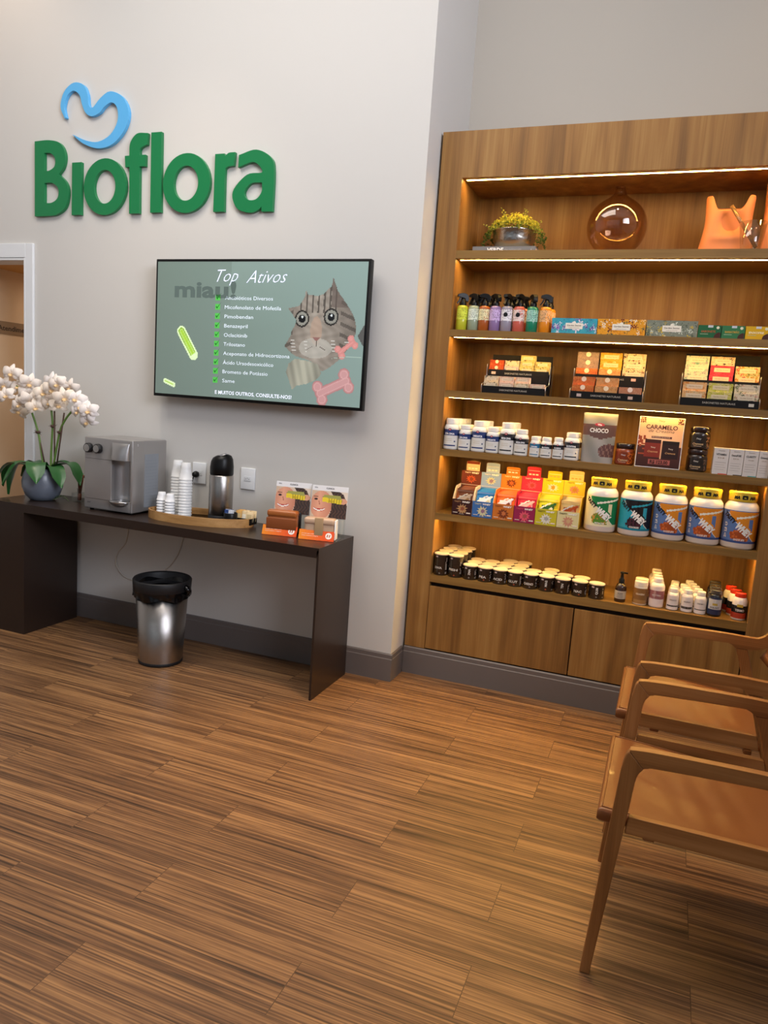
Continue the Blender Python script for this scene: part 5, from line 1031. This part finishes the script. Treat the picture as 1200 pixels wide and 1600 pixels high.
# ------------------------------------------------------------------ protein tubs
TBS = [('green and cream', '#e9ddb0', '#1f7a42', '#f3efe6', '#5a8a30', 'PISTACHE'), ('cyan and black', '#2fa3b8', '#1a1417', '#f3efe6', '#4a2430', 'COOKIES'), ('blue and orange', '#5b78ae', '#e08a20', '#f3efe6', '#a34a20', 'DOCE DE LEITE')]
def tub(kind):
    n_, base, tri, tw, blob, fl = TBS[kind]; t = bpy.data.objects.new('protein_tub', None); COL.objects.link(t); r = 0.0755
    m = MB(); m.lathe([(0, 0), (r - 0.008, 0), (r, 0.010), (r, 0.186), (r - 0.003, 0.200), (r - 0.014, 0.216), (r - 0.020, 0.220)], n=48, col='#f1e6dc'); m.build('tub', PG, t)
    H0, H1 = 0.030, 0.180
    def cf(u, v):
        x = (u - 0.5) * 2; y = v  # x -1..1 over +-1.9 rad
        X = x * 1.9; c = base
        # big triangle emblem on the upper right
        d = 0.98 - (X + 0.85) * 0.50
        if y > d - 0.02 and X > -0.7 and y < 0.97: c = tri
        if y > d - 0.02 and abs((y - 0.86 + (X * -0.10 + 0.08)) ) < 0.03 and X > -0.2: c = '#f0ead8' if kind != 1 else base
        if 0.52 < X < 0.78 and d + 0.22 < y < 0.74: c = base
        if abs(y - d + 0.02) < 0.012 and X > -0.8: c = '#efe8da'
        if ((X - 0.05) / 0.62) ** 2 + ((y - 0.23) / 0.24) ** 2 < 0.55 + 0.5 * hashc(int(X * 9), int(y * 9), kind): c = blob if hashc(int(X * 14), int(y * 18), kind) > 0.35 else ('#c8642c' if kind == 2 else ('#b98a3c' if kind == 0 else '#2a1a20'))
        if y < 0.06: c = '#3a4f86' if kind == 2 else ('#eadfb8' if kind == 0 else '#1c7f96')
        return c
    m = MB(); band(m, r, H0, H1, base, a=1.9, off=0.0006, n=72, nv=44, colf=cf); band(m, r, H0, H1, base, a=PI, off=0.0003, n=40)
    Pf = cyl(r, off=0.0022); ang = -0.66
    m.text('TASTY', lambda u, v: Pf(-0.046 + u, 0.145 + v), 0.019, '#1c1c22', 0.05, width=0.070, rot=ang, step=0.12); m.text('WHEY', lambda u, v: Pf(0.020 + u, 0.092 + v), 0.029, '#f6f0e8', 0.07, width=0.084, rot=ang, step=0.1)
    m.text(fl, lambda u, v: Pf(0.004 + u, 0.046 + v), 0.008, '#f6f0e8', 0.03, width=0.045, step=0.3)
    if kind == 2:
        for k, q in enumerate(('21g', '2,8', '4,9')): m.text(q, lambda u, v: Pf(-0.062 - v, 0.060 + k * 0.026 + u), 0.013, '#e8e4dc', 0.04, width=0.02)
    m.build('label', PG, t, label=f'{n_} wraparound label')
    m = MB(); lr = 0.0615; m.lathe([(lr - 0.002, 0.2205), (lr, 0.223), (lr, 0.262), (lr - 0.003, 0.266), (0, 0.266)], n=48, col='#dfbb38')
    m.grid(lambda u, v: ((lr + 0.0012 * (int(u * 90) % 2)) * math.cos(2 * PI * u), (lr + 0.0012 * (int(u * 90) % 2)) * math.sin(2 * PI * u), 0.252 + 0.010 * v), 90, 1, lambda u, v: lin('#dfbb38'))
    Lf = cyl(lr, off=0.0016); off = 0.0 if kind < 2 else 0.012
    m.add([Lf(off - 0.004 + 0.012 * a, 0.2415 + 0.0095 * b) for a, b in ((-1, -0.7), (-0.7, -1), (0.7, -1), (1, -0.7), (1, 0.7), (0.7, 1), (-0.7, 1), (-1, 0.7))], [tuple(range(8))], '#1d1c16')
    m.text('MA', lambda u, v: Lf(off + 0.030 + u, 0.2405 + v), 0.014, '#1d1c16', 0.06, width=0.028, step=0.2, shear=0.2); m.text('MA', lambda u, v: Lf(off - 0.038 + u, 0.2405 + v), 0.014, '#1d1c16', 0.06, width=0.026, step=0.2, shear=0.2); m.text('AL', lambda u, v: Lf(off - 0.004 + u, 0.2405 + v), 0.006, '#e6cf3a', 0.03, step=0.3)
    m.build('lid', PG, t, label='yellow screw lid'); return t
t0 = tub(0); t0.location = (0.964, 0.262, Z); tag(t0, 'white protein tub with green and cream label, leftmost of the tubs', 'tub', 'protein tubs with yellow lids')
t1 = tub(1); t1.location = (1.126, 0.262, Z); tag(t1, 'white protein tub with cyan label and black triangle', 'tub', 'protein tubs with yellow lids')
t2 = tub(2); t2.location = (1.284, 0.262, Z); tag(t2, 'blue and orange protein tub beside the cyan one', 'tub', 'protein tubs with yellow lids')
dup(t2, (1.441, 0.262, Z), 'blue and orange protein tub, middle one of the three alike', 'protein tubs with yellow lids', R(-8)); dup(t2, (1.594, 0.262, Z), 'blue and orange protein tub at the far right by the cabinet side', 'protein tubs with yellow lids', R(-4))

# ------------------------------------------------------------------ brown cans
Z = SH[5]
def can(h, txt, vert, k):
    t = bpy.data.objects.new('supplement_can', None); COL.objects.link(t); r = 0.0385; m = MB()
    m.lathe([(0, 0), (r - 0.002, 0), (r, 0.002), (r, h - 0.007)], n=32, col='#2b211b'); Pf = cyl(r, off=0.0010)
    m.grid(lambda u, v: Pf(-0.022 + 0.013 * u, h - 0.020 + 0.008 * v), 3, 1, lambda u, v: lin('#b9a8a8'))
    m.grid(lambda u, v: Pf(0.034 + 0.010 * u, 0.010 + (h - 0.03) * v), 2, 8, lambda u, v: lin('#8d837a') if hashc(int(u * 2), int(v * 8), k) > 0.45 else None)
    if txt:
        if vert: m.text(txt, lambda u, v: Pf(0.004 - v, h * 0.55 + u), 0.011, '#d9d2c8', 0.03, step=0.4)
        else: m.text(txt, lambda u, v: Pf(-0.004 + u, h * 0.36 + v), 0.012, '#d9d2c8', 0.03, width=min(0.05, 0.013 * len(txt)), step=0.4)
    m.add([Pf(0.004 + 0.004 * math.cos(a), 0.013 + 0.004 * math.sin(a)) for a in [2 * PI * i / 10 for i in range(10)]], [tuple(range(10))], '#9a4a30' if k % 2 else '#7d756c'); m.build('can', PG, t)
    m = MB(); m.lathe([(r + 0.0005, h - 0.0068), (r + 0.0016, h - 0.005), (r + 0.0016, h - 0.001), (r, h), (r - 0.003, h - 0.0012), (0, h - 0.0012)], n=32, col='#dfcbac'); m.build('lid', P, t, label='cream lid'); return t
CC = [('tall', 0.172, 0.118, 'DHA', 0, 4), ('tall', 0.253, 0.118, 'FISH', 0, 4), ('short', 0.335, 0.078, 'ZMA', 1, 3), ('short', 0.4155, 0.078, 'PEA', 0, 3), ('short', 0.4955, 0.078, 'ACID', 0, 4), ('short', 0.5755, 0.078, 'GLUT', 0, 4), ('short', 0.6565, 0.078, 'CARNO', 0, 2), ('short', 0.738, 0.078, 'MAG', 1, 3), ('short', 0.8195, 0.078, 'TIN', 1, 2), ('short', 0.905, 0.078, 'NAC', 0, 2), ('short', 0.989, 0.078, 'QUM', 1, 1)]
CW = ['first', 'second', 'third', 'fourth', 'fifth', 'sixth', 'seventh', 'eighth', 'ninth', 'tenth', 'last']
for i, (sz, x, h, tx, vt, nd) in enumerate(CC):
    c = can(h, tx, vt, i); c.location = (x, 0.2245, Z); tag(c, f'{sz} brown can with cream lid, front of the {CW[i]} row from the left', 'can', 'brown cans on the lowest shelf')
    for k in range(1, nd): dup(c, (x + 0.0015 * k * (1 if k % 2 else 0.3), 0.2245 + k * 0.0812, Z), f'{sz} brown can with cream lid, {["", "second", "third", "rearmost"][k]} in the {CW[i]} row', 'brown cans on the lowest shelf', R(20 * k))

# ------------------------------------------------------------------ bottles at the right of the lowest shelf
pb = thing('pump_bottle', 'small amber bottle with black pump head beside the last brown can', 'bottle', (1.103, 0.232, Z))
m = MB(); m.lathe([(0, 0), (0.025, 0), (0.027, 0.004), (0.027, 0.072), (0.020, 0.088), (0.012, 0.094)], n=28, col='#2e1a10'); band(m, 0.027, 0.018, 0.058, '#b9ae9e', a=1.6)
Pf = cyl(0.027, off=0.001); m.text('OLEO', lambda u, v: Pf(u, 0.045 + v), 0.007, '#4a4038', 0.02, step=0.4)
for q in range(3): m.grid(lambda u, v: Pf(-0.014 + 0.028 * u, 0.024 + 0.006 * q + 0.0015 * v), 4, 1, lambda u, v: lin('#6d6256'))
m.build('bottle', PG, pb)
m = MB(); m.lathe([(0.014, 0.092), (0.014, 0.112), (0.009, 0.118), (0.007, 0.140), (0.011, 0.142), (0.011, 0.150), (0, 0.152)], n=20); m.box(-0.004, 0.026, -0.005, 0.005, 0.142, 0.150); m.build('pump', BLACK, pb)
def simple_lab(parts_):
    def f(m, r, hs):
        for z0, z1, c, a in parts_: band(m, r, hs * z0, hs * z1, c, a=a, off=0.0006)
    return f
def lab_txt(base_, t_, z, sz, tc, bold=0.02, wf=1.2):
    def f(m, r, hs):
        base_(m, r, hs); Pf = cyl(r, off=0.0016); m.text(t_, lambda u, v: Pf(u, hs * z + v), hs * sz, tc, bold, width=r * wf, step=0.4)
    return f
ROWS = [
 ('wide tan-labelled white jar', 'jar', 1.1965, 0.034, 0.118, 0.031, 0.026, '#e9dccb', '#f2e2cc', lab_txt(simple_lab([(0.10, 0.92, '#8a6238', 2.6), (0.12, 0.3, '#a37a48', 1.0)]), 'COLAGENO', 0.62, 0.09, '#e8d8bf'), 2, 0.0),
 ('pink-labelled white bottle', 'bottle', 1.272, 0.034, 0.146, 0.022, 0.024, '#efe0d8', '#f4e8de', lab_txt(simple_lab([(0.06, 0.85, '#ecd8d2', 2.6), (0.36, 0.70, '#b8344c', 2.6)]), 'BIOTINA', 0.52, 0.07, '#f0dcd8'), 4, -0.004),
 ('slim white bottle left of its twins', 'bottle', 1.3475, 0.0265, 0.108, 0.0185, 0.022, '#eee2da', '#f4eadf', lab_txt(simple_lab([(0.05, 0.85, '#e6dbd6', 2.6), (0.22, 0.30, '#3a3634', 1.1)]), 'ZINCO', 0.60, 0.07, '#6a5f5a'), 4, 0.002),
 ('slim white bottle in the middle group', 'bottle', 1.412, 0.0265, 0.110, 0.0185, 0.022, '#eee2da', '#f4eadf', lab_txt(simple_lab([(0.05, 0.85, '#e6dbd6', 2.6), (0.20, 0.33, '#3a3634', 1.1)]), 'SELENIO', 0.60, 0.07, '#6a5f5a'), 3, -0.008),
 ('slim white bottle next to the black ones', 'bottle', 1.4715, 0.0265, 0.110, 0.0185, 0.022, '#eee2da', '#f4eadf', lab_txt(simple_lab([(0.05, 0.85, '#e6dbd6', 2.6), (0.24, 0.29, '#3a3634', 1.1)]), 'CROMO', 0.60, 0.07, '#6a5f5a'), 5, -0.012),
 ('black bottle with white and navy label', 'bottle', 1.534, 0.0325, 0.128, 0.026, 0.022, '#15151a', '#4a4540', lab_txt(simple_lab([(0.10, 0.88, '#22304f', 2.4), (0.34, 0.80, '#c9c6c4', 1.0), (0.52, 0.62, '#b59a3c', 0.35)]), 'POLIVIT', 0.42, 0.07, '#3a3c48'), 4, 0.002),
 ('red-capped white bottle with black and red label', 'bottle', 1.641, 0.0325, 0.130, 0.0245, 0.022, '#efe2dc', '#e03a22', lab_txt(simple_lab([(0.10, 0.34, '#b23c26', 2.6), (0.34, 0.66, '#1e1a1a', 2.6), (0.60, 0.72, '#c9a63c', 0.4)]), 'TERMO', 0.46, 0.10, '#e6ded8'), 3, -0.016)]
for j, (n_, cat_, x, r, h, cr_, chh, bc, cc_, lab, nd, sh) in enumerate(ROWS):
    p = pill_bottle(r, h, cr_, chh, bc, cc_, lab); p.location = (x, 0.205 + r, Z); g_ = n_ + 's on the lowest shelf'
    tag(p, f'{n_}, front of its row', cat_, g_)
    for k in range(1, nd): dup(p, (x + sh * k, 0.205 + r + k * (2 * r + 0.003), Z), f'{n_}, {["", "second from the front", "third from the front", "fourth from the front", "rearmost, fifth from the front"][k]}', g_, R(15 * k))

# ------------------------------------------------------------------ armchairs
def frame_solid(loops, y0, y1, name, parent, mat, bev=0.004):
    d = (y1 - y0) / 2; yc = (y0 + y1) / 2; m = MB(); m.prism(loops, d - bev, lambda x, z, h: (x, yc + h, z), bevel=0)
    vs = m.v; return m.build(name, mat, parent, bevel=bev, seg=2, fixn=True)
CHV = wood('chair_wood_upright', '#70461f', '#8e5d2f', '#a97645', 'z', 1.4, 0.4)
def armchair(loc, label):
    t = thing('armchair', label, 'armchair', loc, 0, 'armchairs in a row'); Wd = 0.565; th = 0.032
    for k, y0 in enumerate((0.0, Wd - th)):
        y1 = y0 + th
        frame_solid([smooth_poly([(-0.054, 0, 1), (-0.028, 0, 1), (0.020, 0.50, 1), (0.027, 0.575), (0.042, 0.6035, 1), (0.003, 0.6435, 1), (-0.005, 0.630), (-0.012, 0.590, 1)], 4)], y0, y1, 'front_leg', t, CHV)
        frame_solid([smooth_poly([(0.0035, 0.6445, 1), (0.012, 0.648), (0.08, 0.653), (0.30, 0.657), (0.395, 0.655), (0.430, 0.660), (0.455, 0.685), (0.475, 0.735), (0.540, 0.890, 1), (0.562, 0.882, 1), (0.505, 0.735), (0.488, 0.672), (0.463, 0.630), (0.425, 0.612), (0.390, 0.606, 1), (0.345, 0.606, 1), (0.325, 0.619), (0.29, 0.621), (0.08, 0.612), (0.052, 0.608), (0.0405, 0.6045, 1)], 4)], y0, y1, 'armrest', t, CHWOOD)
        frame_solid([smooth_poly([(0.3455, 0.6055, 1), (0.3895, 0.6055, 1), (0.398, 0.58), (0.428, 0.48, 1), (0.578, 0, 1), (0.552, 0, 1), (0.384, 0.48, 1), (0.362, 0.56)], 4)], y0 + 0.0005, y1 - 0.0005, 'rear_leg', t, CHV)
        frame_solid([[(0.015, 0.420), (0.020, 0.468), (0.390, 0.468), (0.401, 0.418)]], y0 + 0.003, y1 - 0.003, 'seat_rail', t, CHWOOD)
    frame_solid([[(0.06, 0.398), (0.09, 0.398), (0.09, 0.420), (0.06, 0.420)]], th, Wd - th, 'crossbar', t, CHWOOD)
    frame_solid([[(0.36, 0.385), (0.385, 0.385), (0.385, 0.403), (0.36, 0.403)]], th, Wd - th, 'crossbar', t, CHWOOD)
    frame_solid([[(0.528, 0.845), (0.55, 0.84), (0.56, 0.875), (0.54, 0.882)]], th, Wd - th, 'back_crossbar', t, CHWOOD)
    ya, yb = th + 0.006, Wd - th - 0.006; L = 0.50; nx, ny = 26, 16; xs0 = -0.058
    def zt(x, y):
        u = (x - xs0) / L; w = (y - ya) / (yb - ya); return 0.458 - 0.036 * u ** 1.3 - 0.018 * math.sin(PI * w) * (0.35 + 0.65 * math.sin(PI * min(1, u * 1.1))) + 0.0016 * math.sin(38 * u + 10 * w * w) * math.sin(PI * w) * max(0.0, math.sin(PI * u))
    m = MB(); rr_ = 0.014
    def edge(u): return min(1.0, 0.0 + math.sqrt(max(0.0, 1 - (1 - min(1, u / rr_)) ** 2)))
    us = [0, 0.003, 0.007, 0.014] + [0.014 + (L - 0.028) * i / nx for i in range(1, nx)] + [L - 0.014, L - 0.007, L - 0.003, L]
    wsn = yb - ya; ws = [0, 0.003, 0.007, 0.014] + [0.014 + (wsn - 0.028) * i / ny for i in range(1, ny)] + [wsn - 0.014, wsn - 0.007, wsn - 0.003, wsn]; T_ = 0.042
    nU, nW = len(us), len(ws); vs = []
    for sg in (1, -1):
        for a in us:
            for b in ws:
                e = min(edge(a), edge(L - a)) * min(edge(b), edge(wsn - b)); T2 = T_ - 0.020 * min(1, a / 0.3); zc = zt(xs0 + a, ya + b) - T2 / 2; vs.append((xs0 + a, ya + b, zc + sg * (T2 / 2 - 0.010 + 0.010 * e)))
    fs = []
    for s_ in (0, 1):
        o = s_ * nU * nW
        for a in range(nU - 1):
            for b in range(nW - 1):
                q = (o + a * nW + b, o + a * nW + b + 1, o + (a + 1) * nW + b + 1, o + (a + 1) * nW + b); fs.append(q if s_ == 0 else q[::-1])
    rim = [a * nW for a in range(nU)] + [(nU - 1) * nW + b for b in range(1, nW)] + [a * nW + nW - 1 for a in range(nU - 2, -1, -1)] + [b for b in range(nW - 2, 0, -1)]
    fs += [(rim[i], rim[(i + 1) % len(rim)], rim[(i + 1) % len(rim)] + nU * nW, rim[i] + nU * nW) for i in range(len(rim))]
    m.add(vs, fs, smooth=True); seat = m.build('seat', LEATHER, t, fixn=True, label='tan leather seat')
    pts = [(xs0 + 0.010, ya + 0.010), (xs0 + 0.010, yb - 0.010)]; m = MB()
    m.tube([(xs0 + 0.011, ya + 0.011 + (yb - ya - 0.022) * i / 20, zt(xs0 + 0.011, ya + 0.011 + (yb - ya - 0.022) * i / 20) + 0.0006) for i in range(21)], 0.0018, 6)
    m.tube([(xs0 + 0.011 + (L - 0.03) * i / 20, ya + 0.011, zt(xs0 + 0.011 + (L - 0.03) * i / 20, ya + 0.011) + 0.0006) for i in range(21)], 0.0018, 6)
    m.tube([(xs0 + 0.011 + (L - 0.03) * i / 20, yb - 0.011, zt(xs0 + 0.011 + (L - 0.03) * i / 20, yb - 0.011) + 0.0006) for i in range(21)], 0.0018, 6)
    m.build('piping', LEATHER, seat)
    bk_ = MB(); nb = 14
    def bp(u, v, s_): 
        w = ya + (yb - ya) * u; x = 0.445 + 0.098 * v + 0.030 * math.sin(PI * u) * 0.8 + 0.02 * math.sin(PI * v); z = 0.585 + 0.285 * v; return (x + s_ * 0.012, w, z)
    bk_.grid(lambda u, v: bp(u, v, 1), nb, nb, lambda u, v: WHT, smooth=True); bk_.grid(lambda u, v: bp(u, v, -1), nb, nb, lambda u, v: WHT, smooth=True)
    for f1 in (lambda u, v: bp(u, 0, 2 * v - 1), lambda u, v: bp(u, 1, 2 * v - 1), lambda u, v: bp(0, u, 2 * v - 1), lambda u, v: bp(1, u, 2 * v - 1)): bk_.grid(f1, nb, 1, lambda u, v: WHT, smooth=True)
    bk_.build('backrest', LEATHER, t, fixn=True, label='tan leather backrest'); return t
a1 = armchair((1.237, -1.675, 0), 'wooden armchair with tan leather seat, nearest the camera')
dup(a1, (1.235, -0.950, 0), 'wooden armchair with tan leather seat, nearer the lit cabinet', 'armchairs in a row')
